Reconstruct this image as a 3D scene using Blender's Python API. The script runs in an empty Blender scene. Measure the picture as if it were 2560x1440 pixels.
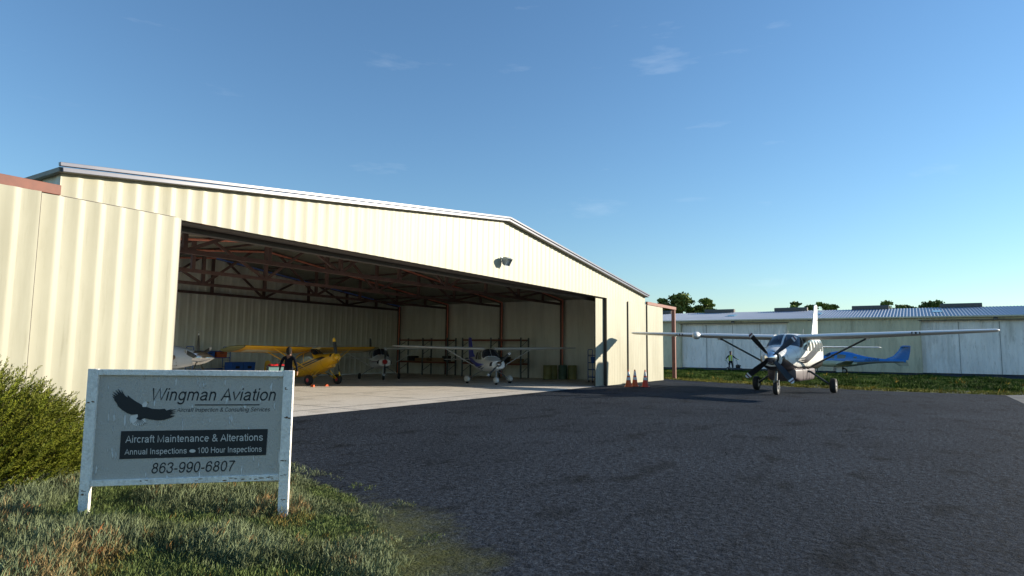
import bpy, bmesh, math, random
import numpy as np
from mathutils import Vector, Matrix
random.seed(7); RNG = np.random.default_rng(11)
R_ = math.radians
S = bpy.context.scene
COL = S.collection

# ------------------------------------------------------------------ materials
def srgb(r, g, b):
    f = lambda c: (c/255/12.92) if c/255 <= .04045 else ((c/255+.055)/1.055)**2.4
    return (f(r), f(g), f(b))
MATS = {}
def nn(nt, t, **k):
    n = nt.nodes.new(t)
    for a, b in k.items(): setattr(n, a, b)
    return n
def mat(name, col, rough=.5, metal=0, var=.12, scale=3.0, bump=0, bscale=60, stretch=None, coat=0, spec=.5, col2=None, trans=0, attr=None, dirt=0, dscale=(2.2, 2.2, .16)):
    """procedural principled material: colour broken up by noise in object coordinates, optional bump"""
    if name in MATS: return MATS[name]
    m = bpy.data.materials.new(name); m.use_nodes = True; nt = m.node_tree; L = nt.links
    b = nt.nodes['Principled BSDF']
    tc = nn(nt, 'ShaderNodeTexCoord'); src = tc.outputs['Object']
    if stretch:
        mp = nn(nt, 'ShaderNodeMapping'); mp.inputs['Scale'].default_value = stretch
        L.new(src, mp.inputs['Vector']); src = mp.outputs['Vector']
    nz = nn(nt, 'ShaderNodeTexNoise'); nz.inputs['Scale'].default_value = scale; nz.inputs['Detail'].default_value = 6
    nz.inputs['Roughness'].default_value = .65
    L.new(src, nz.inputs['Vector'])
    rp = nn(nt, 'ShaderNodeValToRGB'); e = rp.color_ramp.elements
    c2 = col2 or tuple(c*(1+var) for c in col); c1 = tuple(c*(1-var) for c in col)
    e[0].position = .32; e[1].position = .68; e[0].color = (*c1, 1); e[1].color = (*c2, 1)
    L.new(nz.outputs['Fac'], rp.inputs['Fac']); out = rp.outputs['Color']
    if attr:
        at = nn(nt, 'ShaderNodeAttribute', attribute_name=attr)
        mx = nn(nt, 'ShaderNodeMix', data_type='RGBA', blend_type='MULTIPLY'); mx.inputs['Factor'].default_value = 1
        L.new(out, mx.inputs['A']); L.new(at.outputs['Color'], mx.inputs['B']); out = mx.outputs['Result']
    if dirt:
        md = nn(nt, 'ShaderNodeMapping'); md.inputs['Scale'].default_value = dscale; L.new(tc.outputs['Object'], md.inputs['Vector'])
        for sc, lo, hi, am in ((1.0, .50, .75, dirt), (4.5, .56, .70, dirt*.8)):
            nd = nn(nt, 'ShaderNodeTexNoise'); nd.inputs['Scale'].default_value = sc; nd.inputs['Detail'].default_value = 7; nd.inputs['Roughness'].default_value = .7; L.new(md.outputs['Vector'], nd.inputs['Vector'])
            rd = nn(nt, 'ShaderNodeValToRGB'); rd.color_ramp.elements[0].position = lo; rd.color_ramp.elements[1].position = hi; rd.color_ramp.elements[1].color = (1-am, 1-am*1.05, 1-am*1.15, 1); rd.color_ramp.elements[0].color = (1, 1, 1, 1); L.new(nd.outputs['Fac'], rd.inputs['Fac'])
            mu = nn(nt, 'ShaderNodeMix', data_type='RGBA', blend_type='MULTIPLY'); mu.inputs['Factor'].default_value = 1; L.new(out, mu.inputs['A']); L.new(rd.outputs['Color'], mu.inputs['B']); out = mu.outputs['Result']
    L.new(out, b.inputs['Base Color'])
    mr = nn(nt, 'ShaderNodeMapRange'); mr.inputs['To Min'].default_value = max(0, rough-.06); mr.inputs['To Max'].default_value = min(1, rough+.08)
    L.new(nz.outputs['Fac'], mr.inputs['Value']); L.new(mr.outputs['Result'], b.inputs['Roughness'])
    b.inputs['Metallic'].default_value = metal; b.inputs['Coat Weight'].default_value = coat
    b.inputs['Specular IOR Level'].default_value = spec; b.inputs['Transmission Weight'].default_value = trans
    if bump:
        n2 = nn(nt, 'ShaderNodeTexNoise'); n2.inputs['Scale'].default_value = bscale; n2.inputs['Detail'].default_value = 4
        L.new(src, n2.inputs['Vector'])
        bp = nn(nt, 'ShaderNodeBump'); bp.inputs['Strength'].default_value = bump; bp.inputs['Distance'].default_value = .02
        L.new(n2.outputs['Fac'], bp.inputs['Height']); L.new(bp.outputs['Normal'], b.inputs['Normal'])
    MATS[name] = m; return m

CREAM  = mat('cream_sheet', (.41, .388, .285), .45, var=.05, scale=.8, stretch=(1, 1, .35), col2=(.455, .435, .33), dirt=.16, bump=.05, bscale=7, spec=.3)
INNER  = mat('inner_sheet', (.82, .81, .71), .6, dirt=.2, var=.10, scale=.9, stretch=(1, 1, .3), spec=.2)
BROWN  = mat('brown_edge', (.055, .042, .034), .6, var=.2)
TRUSSM = mat('truss_paint', (.115, .066, .058), .6, var=.25, scale=2)
REDP   = mat('red_pipe', (.72, .26, .18), .5, var=.2, scale=6)
BLUEP  = mat('sky_bounce_pipe', (.2, .3, .75), .5, var=.15, scale=6)  # blue sky bounce on one back rafter, put into the pipe colour
RUST   = mat('red_oxide', (.22, .08, .052), .6, var=.2, scale=3)
TRIM   = mat('grey_trim', (.15, .155, .20), .35, var=.06)
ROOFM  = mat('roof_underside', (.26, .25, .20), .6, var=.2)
WHITE  = mat('white_paint', (.74, .735, .70), .4, var=.03, coat=.12)
YELLOW = mat('yellow_paint', (.68, .37, .012), .3, var=.05, coat=.3)
BLACK  = mat('black_paint', (.014, .015, .017), .35, var=.2)
GLASS  = mat('dark_glazing', (.018, .024, .035), .06, var=.15, spec=.8)
CLEARG = mat('pale_glazing', (.16, .17, .14), .12, var=.12, spec=.6)
TYRE   = mat('tyre_rubber', (.017, .017, .017), .8, var=.3, scale=20)
CHROME = mat('polished_metal', (.65, .66, .68), .12, metal=1, var=.03)
STEEL  = mat('steel', (.32, .33, .34), .4, metal=.7, var=.1)
DARKST = mat('dark_strut', (.05, .055, .055), .4, var=.1)
MAROON = mat('dark_belly', (.022, .017, .021), .35, var=.1, coat=.3)
POD    = mat('pod_paint', (.105, .082, .09), .4, var=.1)
NAVY   = mat('navy_paint', (.05, .07, .60), .3, var=.08, coat=.3)
SLATE  = mat('slate_stripe', (.06, .07, .13), .35, var=.1)
RED    = mat('red_paint', (.45, .015, .02), .3, var=.08, coat=.3)
DKRED  = mat('dark_red_stripe', (.12, .02, .03), .35, var=.1)
CYANB  = mat('blue_metallic', (.018, .19, .56), .25, var=.08, coat=.5)
ORANGE = mat('orange_cone', (.62, .10, .02), .5, var=.08)
REDOR  = mat('red_cone', (.62, .045, .02), .5, var=.08)
REFLW  = mat('white_band', (.66, .68, .70), .4, var=.04)
SKIN   = mat('skin', (.42, .22, .13), .5, var=.08)
SKIND  = mat('dark_skin', (.16, .075, .045), .5, var=.08)
NAVYC  = mat('navy_cloth', (.006, .008, .014), .9, var=.2, spec=.1)
DENIM  = mat('dark_trousers', (.014, .018, .03), .9, var=.2, spec=.2)
BOOT   = mat('boot', (.015, .013, .012), .7)
HAIR   = mat('dark_hair', (.005, .0045, .004), .9, var=.3, scale=40)
VEST   = mat('hi_vis', (.48, .62, .03), .7, var=.1)
GLOVE  = mat('yellow_glove', (.55, .62, .05), .7, var=.1)
OLIVED = mat('olive_drum', (.28, .27, .10), .45, var=.12)
GREEND = mat('green_drum', (.09, .16, .11), .45, var=.12)
BLUEPL = mat('blue_plastic', (.02, .11, .42), .45, var=.08)
ORPL   = mat('orange_plastic', (.55, .11, .03), .45, var=.08)
CARD   = mat('cardboard', (.30, .19, .10), .8, var=.12)
DARKC  = mat('dark_case', (.03, .03, .032), .6, var=.2)
TEAL   = mat('teal_drawer', (.20, .36, .36), .45, var=.08)
UPR    = mat('rack_upright', (.13, .15, .15), .5, var=.15)
RBEAM  = mat('rack_beam', (.22, .06, .03), .5, var=.15)
GREENP = mat('green_grey_sheet', (.66, .59, .40), .6, dirt=.35, dscale=(1.2, 1.2, .25), var=.10, scale=.5, stretch=(1, 1, .25))
DOORP  = mat('blue_grey_sheet', (.92, .86, .79), .55, dirt=.34, dscale=(1.6, 1.2, .25), var=.12, scale=.7, stretch=(1, 1.2, .3))
BROOF  = mat('zinc_roof', (.30, .33, .39), .45, metal=.2, var=.08, scale=.6)
SKYL   = mat('skylight_pane', (.22, .42, .52), .25, var=.08)
VENTM  = mat('ridge_vent', (.11, .10, .09), .7, var=.15)
BARK   = mat('bark', (.07, .05, .035), .9, var=.3, scale=8)
LAMPG  = mat('lamp_grey', (.25, .30, .34), .4, metal=.4, var=.06)
LAMPW  = mat('lamp_glass', (.75, .75, .72), .2, var=.03)
SIGNW  = mat('weathered_white', (.95, .90, .81), .65, var=.14, scale=22, bump=.6, bscale=45, dirt=.35, dscale=(5, 5, 3))
INK    = mat('black_ink', (.012, .015, .018), .6, var=.15, scale=30)
PALE   = mat('pale_ink', (.66, .63, .58), .6, var=.05, scale=30)
BROWNW = mat('bare_wood', (.16, .085, .03), .8, var=.3, scale=40)
LEAFT  = mat('tree_leaf', (.13, .17, .05), .7, var=.4, scale=.5, spec=.2, attr='tint')
BUSHL  = mat('bush_leaf', (.13, .14, .015), .65, var=.25, scale=1.2, spec=.2, attr='tint')
GRASSM = mat('heath_blade', (.140, .155, .088), .7, var=.2, scale=1.5, spec=.25, attr='tint')
FGRASS = mat('far_grass_blade', (.12, .15, .05), .8, var=.35, scale=.3, spec=.1, attr='tint')

# ------------------------------------------------------------------ mesh builder
class MB:
    def __init__(s): s.v = []; s.f = []; s.m = []
    def add(s, vs, fs, mi=0, M=None):
        o = len(s.v)
        s.v += [tuple(M @ Vector(v)) if M else tuple(v) for v in vs]
        for f in fs: s.f.append(tuple(i+o for i in f)); s.m.append(mi)
        return s
    def box(s, c, d, mi=0, M=None, bev=0):
        x, y, z = d[0]/2, d[1]/2, d[2]/2
        vs = [(c[0]+i*x, c[1]+j*y, c[2]+k*z) for k in (-1, 1) for j in (-1, 1) for i in (-1, 1)]
        return s.add(vs, [(0,2,3,1),(4,5,7,6),(0,1,5,4),(2,6,7,3),(0,4,6,2),(1,3,7,5)], mi, M)
    def loft(s, rings, mi=0, cap=(1, 1), closed=True, M=None):
        n = len(rings[0]); vs = [p for r in rings for p in r]; fs = []
        for a in range(len(rings)-1):
            for i in range(n if closed else n-1):
                j = (i+1) % n; fs.append((a*n+i, a*n+j, (a+1)*n+j, (a+1)*n+i))
        if cap[0]: fs.append(tuple(range(n-1, -1, -1)))
        if cap[1]: fs.append(tuple(range((len(rings)-1)*n, len(rings)*n)))
        return s.add(vs, fs, mi, M)
    def tube(s, pts, r, n=10, mi=0, M=None):
        pts = [Vector(p) for p in pts]; rs = r if isinstance(r, (list, tuple)) else [r]*len(pts); rings = []
        for i, p in enumerate(pts):
            d = (pts[min(i+1, len(pts)-1)]-pts[max(i-1, 0)]).normalized()
            u = d.cross(Vector((0, 0, 1)) if abs(d.z) < .9 else Vector((1, 0, 0))).normalized(); w = d.cross(u)
            rings.append([p+(u*math.cos(2*math.pi*k/n)+w*math.sin(2*math.pi*k/n))*rs[i] for k in range(n)])
        return s.loft(rings, mi, M=M)
    def bar(s, p, q, w, h, mi=0, up=(0, 0, 1)):
        p = Vector(p); q = Vector(q); d = (q-p).normalized(); u = d.cross(Vector(up)).normalized(); v = u.cross(d)
        rings = [[a+u*w/2*i+v*h/2*j for i, j in ((-1,-1),(1,-1),(1,1),(-1,1))] for a in (p, q)]
        return s.loft(rings, mi)
    def lathe(s, prof, n=24, mi=0, M=None, cap=(1, 1)):
        rings = [[(r*math.cos(2*math.pi*k/n), r*math.sin(2*math.pi*k/n), z) for k in range(n)] for r, z in prof]
        return s.loft(rings, mi, cap, M=M)
    def ell(s, c, r, n=16, m=10, mi=0, M=None):
        pr = [(max(1e-3, math.sin(math.pi*i/m)), -math.cos(math.pi*i/m)) for i in range(m+1)]
        T = Matrix.Translation(c) @ Matrix.Diagonal((r[0], r[1], r[2], 1))
        return s.lathe(pr, n, mi, (M @ T) if M else T)
    def prism(s, poly, t, mi=0, M=None):
        n = len(poly); vs = [(x, 0, z) for x, z in poly]+[(x, t, z) for x, z in poly]
        fs = [tuple(range(n)), tuple(range(2*n-1, n-1, -1))]+[(i, i+n, (i+1) % n+n, (i+1) % n) for i in range(n)]
        return s.add(vs, fs, mi, M)
    def build(s, name, mats, parent=None, ang=35, recalc=True, bevel=0):
        me = bpy.data.meshes.new(name); me.from_pydata(s.v, [], s.f)
        for m in (mats if isinstance(mats, (list, tuple)) else [mats]): me.materials.append(m)
        me.polygons.foreach_set('material_index', s.m)
        if recalc:
            b = bmesh.new(); b.from_mesh(me); bmesh.ops.recalc_face_normals(b, faces=b.faces); b.to_mesh(me); b.free()
        me.polygons.foreach_set('use_smooth', [True]*len(me.polygons)); me.set_sharp_from_angle(angle=R_(ang)); me.update()
        o = bpy.data.objects.new(name, me); COL.objects.link(o)
        if parent: o.parent = parent
        if bevel:
            bm = o.modifiers.new('bevel', 'BEVEL'); bm.width = bevel; bm.segments = 2; bm.limit_method = 'ANGLE'
        return o

def tag(o, label=None, cat=None, group=None, kind=None):
    for k, v in (('label', label), ('category', cat), ('group', group), ('kind', kind)):
        if v: o[k] = v
    return o
def thing(name, label, cat, loc=(0, 0, 0), rz=0, group=None):
    o = bpy.data.objects.new(name, None); COL.objects.link(o); o.location = loc; o.rotation_euler = (0, 0, R_(rz)); o.empty_display_size = .2
    return tag(o, label, cat, group)
def copy_tree(o, parent=None):
    c = o.copy(); COL.objects.link(c); c.parent = parent
    for ch in o.children: copy_tree(ch, c)
    return c
def flat(name, poly, z, m, kind='structure'):
    me = bpy.data.meshes.new(name); me.from_pydata([(x, y, z) for x, y in poly], [], [tuple(range(len(poly)))])
    me.materials.append(m); o = bpy.data.objects.new(name, me); COL.objects.link(o); o['kind'] = kind
    if me.polygons[0].normal.z < 0: me.flip_normals()
    return o

# ------------------------------------------------------------------ camera and light (solved from the photograph's straight lines)
cam = bpy.data.cameras.new('camera'); co = bpy.data.objects.new('camera', cam); COL.objects.link(co)
F = Vector((.83959091, .53423157, .09840595)); RT = Vector((.53595224, -.8441859, .01026487)); UP = Vector((-.08855673, -.04412259, .99509341))
co.matrix_world = Matrix(((RT.x, UP.x, -F.x, -21.758), (RT.y, UP.y, -F.y, -14.218), (RT.z, UP.z, -F.z, 1.85), (0, 0, 0, 1)))
cam.sensor_width = 36; cam.lens = 36*1580.465/2560; cam.clip_end = 3000; cam.clip_start = .05
S.camera = co
SUN_EL = R_(14.6); sd = Vector((.678, -.735, 0)).normalized()
to_sun = Vector((sd.x*math.cos(SUN_EL), sd.y*math.cos(SUN_EL), math.sin(SUN_EL)))
sl = bpy.data.lights.new('sun', 'SUN'); sl.energy = 4.5; sl.angle = R_(.5); sl.color = (1, .90, .74)
so = bpy.data.objects.new('sun', sl); COL.objects.link(so); so.rotation_euler = to_sun.to_track_quat('Z', 'Y').to_euler()
so.location = (20, -20, 30)
W = bpy.data.worlds.new('World'); S.world = W; W.use_nodes = True; nt = W.node_tree; L = nt.links
bg = nt.nodes['Background']; sky = nn(nt, 'ShaderNodeTexSky', sky_type='NISHITA'); sky.sun_disc = False
sky.sun_elevation = SUN_EL; sky.sun_rotation = math.atan2(to_sun.x, to_sun.y)
sky.air_density = 1.25; sky.dust_density = .0; sky.ozone_density = 4.5; sky.altitude = 0
tc = nn(nt, 'ShaderNodeTexCoord')
mp = nn(nt, 'ShaderNodeMapping'); mp.inputs['Scale'].default_value = (5, 5, 26); mp.inputs['Location'].default_value = (3.1, 1.7, .6); L.new(tc.outputs['Generated'], mp.inputs['Vector'])
n1 = nn(nt, 'ShaderNodeTexNoise'); n1.inputs['Scale'].default_value = 1; n1.inputs['Detail'].default_value = 7; n1.inputs['Roughness'].default_value = .6
L.new(mp.outputs['Vector'], n1.inputs['Vector'])
r1 = nn(nt, 'ShaderNodeValToRGB'); r1.color_ramp.elements[0].position = .63; r1.color_ramp.elements[1].position = .86
r1.color_ramp.elements[1].color = (.13, .13, .13, 1); L.new(n1.outputs['Fac'], r1.inputs['Fac'])
mx = nn(nt, 'ShaderNodeMix', data_type='RGBA'); mx.inputs['B'].default_value = (5, 5.3, 5.6, 1)
L.new(r1.outputs['Color'], mx.inputs['Factor']); gn = nn(nt, 'ShaderNodeMix', data_type='RGBA', blend_type='MULTIPLY'); gn.inputs['Factor'].default_value = 1; gn.inputs['B'].default_value = (.735, .775, .80, 1)
L.new(sky.outputs['Color'], gn.inputs['A']); L.new(gn.outputs['Result'], mx.inputs['A']); L.new(mx.outputs['Result'], bg.inputs['Color'])
bg.inputs['Strength'].default_value = .13
S.cycles.diffuse_bounces = 8; S.cycles.max_bounces = 12
S.view_settings.view_transform = 'Standard'; S.view_settings.look = 'None'; S.view_settings.exposure = .9; S.view_settings.gamma = 1

# ------------------------------------------------------------------ ground surfaces
def ground_mat(name, base, dark, light, kind):
    m = bpy.data.materials.new(name); m.use_nodes = True; nt = m.node_tree; L = nt.links; b = nt.nodes['Principled BSDF']
    tc = nn(nt, 'ShaderNodeTexCoord'); P = tc.outputs['Object']
    def noise(sc, det=4, st=None, rough=.6):
        n = nn(nt, 'ShaderNodeTexNoise'); n.inputs['Scale'].default_value = sc; n.inputs['Detail'].default_value = det; n.inputs['Roughness'].default_value = rough
        if st:
            q = nn(nt, 'ShaderNodeMapping'); q.inputs['Scale'].default_value = st; L.new(P, q.inputs['Vector']); L.new(q.outputs['Vector'], n.inputs['Vector'])
        else: L.new(P, n.inputs['Vector'])
        return n.outputs['Fac']
    def ramp(f, p0, p1, c0, c1):
        r = nn(nt, 'ShaderNodeValToRGB'); e = r.color_ramp.elements; e[0].position = p0; e[1].position = p1; e[0].color = (*c0, 1); e[1].color = (*c1, 1); L.new(f, r.inputs['Fac']); return r.outputs['Color']
    def mix(a, bb, f, bt='MIX'):
        x = nn(nt, 'ShaderNodeMix', data_type='RGBA', blend_type=bt)
        if isinstance(f, float): x.inputs['Factor'].default_value = f
        else: L.new(f, x.inputs['Factor'])
        for s, k in ((a, 'A'), (bb, 'B')):
            if isinstance(s, tuple): x.inputs[k].default_value = (*s, 1)
            else: L.new(s, x.inputs[k])
        return x.outputs['Result']
    def mth(op, a, bb=None, c=None):
        x = nn(nt, 'ShaderNodeMath', operation=op)
        for i, s in enumerate((a, bb, c)):
            if s is None: continue
            if isinstance(s, (int, float)): x.inputs[i].default_value = s
            else: L.new(s, x.inputs[i])
        return x.outputs[0]
    big = ramp(noise(.25, 5), .35, .65, dark, base)
    fine = ramp(noise(34 if kind == 'asphalt' else 45, 3, None, .75), .3, .7, (.25, .25, .25), (1.75, 1.75, 1.75))
    c = mix(big, fine, .9 if kind == 'asphalt' else .6, 'MULTIPLY')
    if kind == 'asphalt':
        c = mix(c, ramp(noise(11, 4, None, .8), .36, .64, (.30, .30, .30), (1.7, 1.7, 1.7)), .9, 'MULTIPLY')
        stain = ramp(noise(.8, 3, (1, 1.6, 1)), .54, .70, (1, 1, 1), (.45, .45, .43)); c = mix(c, stain, 1.0, 'MULTIPLY')
        fl = ramp(noise(160, 1), .74, .80, (0, 0, 0), (light[0], light[1], light[2])); c = mix(c, fl, .5, 'ADD')
        # moss and soil spread over the asphalt beside the verge
        vm = nn(nt, 'ShaderNodeVectorMath', operation='DISTANCE'); vm.inputs[1].default_value = (-19.2, -8.6, 0); L.new(P, vm.inputs[0])
        wob = mth('MULTIPLY_ADD', noise(1.1, 6, None, .75), 2.2, vm.outputs['Value'])
        ms = nn(nt, 'ShaderNodeMapRange'); ms.inputs['From Min'].default_value = 3.1; ms.inputs['From Max'].default_value = 4.55; ms.inputs['To Min'].default_value = .85; ms.inputs['To Max'].default_value = 0
        L.new(wob, ms.inputs['Value'])
        c = mix(c, mix((.15, .155, .04), fine, .8, 'MULTIPLY'), ms.outputs['Result'])
    if kind == 'concrete':
        sep = nn(nt, 'ShaderNodeSeparateXYZ'); L.new(P, sep.inputs[0])
        jo = None
        for ax, per, ph in (('X', 4.4, 1.1), ('Y', 4.4, .9)):
            fr = mth('ABSOLUTE', mth('SUBTRACT', mth('FLOORED_MODULO', mth('ADD', sep.outputs[ax], ph), per), per/2))
            ln = mth('LESS_THAN', fr, .04); jo = ln if jo is None else mth('MAXIMUM', jo, ln)
        cr = ramp(noise(.7, 6, (1, 1, 1), .7), .52, .70, (1, 1, 1), (.62, .60, .56)); c = mix(c, cr, 1.0, 'MULTIPLY')
        c = mix(c, (.07, .065, .06), mth('MULTIPLY', jo, .8))
    L.new(c, b.inputs['Base Color']); b.inputs['Roughness'].default_value = .9 if kind != 'concrete' else .75; b.inputs['Specular IOR Level'].default_value = .25 if kind != 'asphalt' else .08
    if kind == 'asphalt':
        h = mth('MULTIPLY_ADD', noise(9, 3), 1.5, noise(38, 4, None, .7))
        d, st = .035, .9
    else: h = noise(30, 5); d, st = .01, .35
    bp = nn(nt, 'ShaderNodeBump'); bp.inputs['Strength'].default_value = st; bp.inputs['Distance'].default_value = d
    L.new(h, bp.inputs['Height']); L.new(bp.outputs['Normal'], b.inputs['Normal'])
    return m
ASPH = ground_mat('asphalt', (.033, .041, .054), (.024, .030, .040), (.16, .16, .15), 'asphalt')
CONC = ground_mat('concrete', (.74, .68, .60), (.66, .60, .52), (1, 1, 1), 'concrete')
SOIL = ground_mat('soil', (.075, .085, .022), (.045, .05, .016), (.2, .2, .1), 'soil')
flat('ground', [(-600, -600), (900, -600), (900, 900), (-600, 900)], -.02, SOIL)
flat('asphalt_apron', [(-60, -17.7), (15.9, -17.7), (15.5, -13), (16.1, -8.9), (19.3, -1.8), (20.6, .1), (-60, .1)], .0, ASPH)
flat('hangar_floor', [(-16.3, .1), (16.3, .1), (16.3, 20.9), (-16.3, 20.9)], .002, CONC)
flat('concrete_apron', [(-60, -60), (18.6, -60), (17.2, -17.7), (-60, -17.7)], -.001, ground_mat('old_concrete', (.20, .19, .17), (.16, .15, .13), (1, 1, 1), 'concrete'))
flat('asphalt_strip', [(44.5, 40), (45.2, -10), (41.5, -20), (36, -32), (56, -60), (70, -60), (70, 40)], .0, ASPH)

# ------------------------------------------------------------------ hangar
HX, EZ, RZ = 16.2, 5.27, 7.20
rz = lambda x: EZ+(RZ-EZ)*(1-abs(x)/HX)
def ribs(x0, x1, per=.385, amp=.02, ph=0):
    """profile points (x, outward offset) of a ribbed sheet"""
    out = []; k0 = math.floor((x0-ph)/per)-1; k1 = math.ceil((x1-ph)/per)+1
    raw = []
    for k in range(k0, k1):
        b = ph+k*per; raw += [(b, 0), (b+per*.42, 0), (b+per*.60, amp), (b+per*.78, amp*.9), (b+per*.96, 0)]
    def at(x):
        for (xa, ya), (xb, yb) in zip(raw, raw[1:]):
            if xa <= x <= xb: return ya+(yb-ya)*(x-xa)/(xb-xa+1e-9)
        return 0
    return [(x0, at(x0))]+[p for p in raw if x0 < p[0] < x1]+[(x1, at(x1))]
def sheet(mb, x0, x1, zb, zt, y, per=.385, amp=.017, th=.02, ph=0, mi=0, M=None, extra=()):
    zf = lambda z, x: z(x) if callable(z) else z
    pts = ribs(x0, x1, per, amp, ph)
    for e in extra:
        if x0 < e < x1: pts.append((e, 0))
    pts.sort()
    mb.loft([[(x, y-o, zf(zb, x)), (x, y-o, zf(zt, x)), (x, y-o+th, zf(zt, x)), (x, y-o+th, zf(zb, x))] for x, o in pts], mi, M=M)
hg = thing('hangar', 'large cream ribbed-metal aircraft hangar with wide open front, red door rails and roof trusses', 'hangar', (0, 0, 0))
OX0, OX1, HH = -13.9, 10.28, 4.78
m = MB(); sheet(m, -HX, OX0, 0.01, rz, 0); sheet(m, OX0, OX1, HH, rz, 0, extra=(0,)); sheet(m, OX1, HX, .01, rz, 0)
fw = m.build('front_wall', CREAM, hg, 20)
m = MB()   # dark steel behind the header and at the jambs
m.box((( OX0+OX1)/2, .74, HH-.075), (OX1-OX0+1.5, .22, .13)); m.box((( OX0+OX1)/2, .34, HH-.012), (OX1-OX0-.06, .58, .018)); m.box((OX1-.006, .09, 2.38), (.03, .15, 4.74)); m.box((OX0+.02, .1, 2.3), (.04, .14, 4.6))
m.build('header_beam', BROWN, hg, 20, bevel=.006)
m = MB(); m.box((-15.05, -.075, HH+.012), (2.3, .12, .022)); m.build('door_track', BROWN, hg)
RBACK = 20.75
def side_wall(x, s):
    mm = MB(); T = Matrix.Translation((x, 0, 0)) @ Matrix.Rotation(R_(90)*s, 4, 'Z')
    sheet(mm, *((.06, RBACK) if s > 0 else (-RBACK, -.06)), -.04, EZ+.03, 0, .6, .025, M=T); return mm.build('side_wall', INNER, hg, 20)
side_wall(HX-.05, 1)
m = MB(); T = Matrix.Translation((-HX+.05, 0, 0)) @ Matrix.Rotation(-R_(90), 4, 'Z')
sheet(m, -3.0, -.06, -.04, EZ+.03, 0, .6, .025, M=T); sheet(m, -RBACK, -19, -.04, EZ+.03, 0, .6, .025, M=T); sheet(m, -19, -3.0, 4.7, EZ-.02, 0, .6, .025, M=T); m.build('side_wall', INNER, hg, 20)  # wide side opening added out of view to let skylight in
m = MB(); sheet(m, -4.5, HX-.06, .01, lambda x: rz(x)-.03, RBACK, .52, .035, extra=(0,)); sheet(m, -HX+.06, -15.2, .01, lambda x: rz(x)-.03, RBACK, .52, .035); sheet(m, -15.2, -4.5, 4.6, lambda x: rz(x)-.03, RBACK, .52, .035); m.build('back_wall', INNER, hg, 20)  # opening at the hidden left end, added so skylight reaches the interior
m = MB()   # roof slabs; unseen translucent panels added on the left slope to light the inside
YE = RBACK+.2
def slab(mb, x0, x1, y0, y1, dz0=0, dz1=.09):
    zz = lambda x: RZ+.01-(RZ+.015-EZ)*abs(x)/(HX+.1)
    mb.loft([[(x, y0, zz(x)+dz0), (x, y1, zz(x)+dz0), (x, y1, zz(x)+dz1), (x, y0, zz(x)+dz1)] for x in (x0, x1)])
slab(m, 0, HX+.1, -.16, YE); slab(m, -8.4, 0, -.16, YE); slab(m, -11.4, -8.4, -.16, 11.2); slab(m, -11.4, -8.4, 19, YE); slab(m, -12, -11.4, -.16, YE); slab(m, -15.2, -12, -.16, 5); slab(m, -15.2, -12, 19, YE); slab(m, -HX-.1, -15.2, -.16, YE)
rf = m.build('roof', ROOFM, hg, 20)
TRL = bpy.data.materials.new('added_translucent_panel'); TRL.use_nodes = True; nt = TRL.node_tree; L = nt.links; t1 = nn(nt, 'ShaderNodeBsdfTranslucent'); t1.inputs['Color'].default_value = (.85, .87, .84, 1)
t2 = nn(nt, 'ShaderNodeBsdfTransparent'); t2.inputs['Color'].default_value = (.9, .92, .9, 1); t3 = nn(nt, 'ShaderNodeMixShader'); nq = nn(nt, 'ShaderNodeTexNoise'); nq.inputs['Scale'].default_value = 2; L.new(nq.outputs['Fac'], t3.inputs['Fac'])
L.new(t1.outputs[0], t3.inputs[1]); L.new(t2.outputs[0], t3.inputs[2]); L.new(t3.outputs[0], nt.nodes['Material Output'].inputs['Surface'])
for x0, x1, y0 in ((-11.4, -8.4, 11.2), (-15.2, -12, 5)):
    m = MB(); zz = lambda x: RZ+.05-(RZ+.015-EZ)*abs(x)/(HX+.1); m.add([(x0, y0, zz(x0)), (x1, y0, zz(x1)), (x1, 19, zz(x1)), (x0, 19, zz(x0))], [(0, 1, 2, 3)]); m.build('added_roof_light', TRL, rf)
m = MB()
for s in (-1, 1):   # two stepped fascia bands along each slope
    for dz, y, hgt, ext in ((.042, -.19, .085, .06), (.138, -.24, .075, .13)):
        a = (s*(HX+ext), y, EZ+dz-(ext)*.119); b = (0, y, RZ+dz)
        m.bar(a, b, .09, hgt)
m.build('fascia', TRIM, rf, 30, bevel=.006)
for k, y in enumerate((5.73, 10.61, 15.5, 20.36)):
    m = MB(); CH = 4.97
    m.bar((-HX+.2, y, CH), (HX-.2, y, CH), .10, .15)
    for x in (-13.4, -10.3, -7.1, -3.65, -.1, 3.4, 6.9, 10.35, 13.3):
        m.bar((x, y+.003, CH+.07), (x, y+.003, rz(x)-.06), .13, .15, up=(1, 0, 0))
    for x in (-10.3, -3.65, 3.4, 10.35):
        for s in (-1, 1):
            x2 = x+s*2.7; m.bar((x+s*.12, y+.004*s, CH+.06), (x2, y+.004*s, rz(x2)-.1), .07, .12)
    m.bar((-HX+.2, y+.1, rz(HX-.2)-.09), (0, y+.1, RZ-.09), .1, .12); m.bar((HX-.2, y+.1, rz(HX-.2)-.09), (0, y+.1, RZ-.09), .1, .12)
    m.build('truss', TRUSSM, hg, 30)
    for s in (-1, 1):
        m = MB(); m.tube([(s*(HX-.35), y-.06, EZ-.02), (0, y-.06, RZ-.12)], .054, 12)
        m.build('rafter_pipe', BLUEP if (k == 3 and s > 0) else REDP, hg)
        m = MB(); m.box((s*(HX-.24), y+.06, 2.62), (.2, .16, 5.22), 0); m.tube([(s*(HX-.35), y-.06, .02), (s*(HX-.35), y-.06, EZ-.02)], .055, 12, 1)
        m.build('column', [TRUSSM, REDP], hg)
for x in (-13, -9.8, -6.5, -3.2, 3.2, 6.5, 9.8, 13):
    m = MB(); m.box((x, 10.4, rz(x)-.045), (.07, 20.5, .09)); m.build('purlin', TRUSSM, hg)
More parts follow.
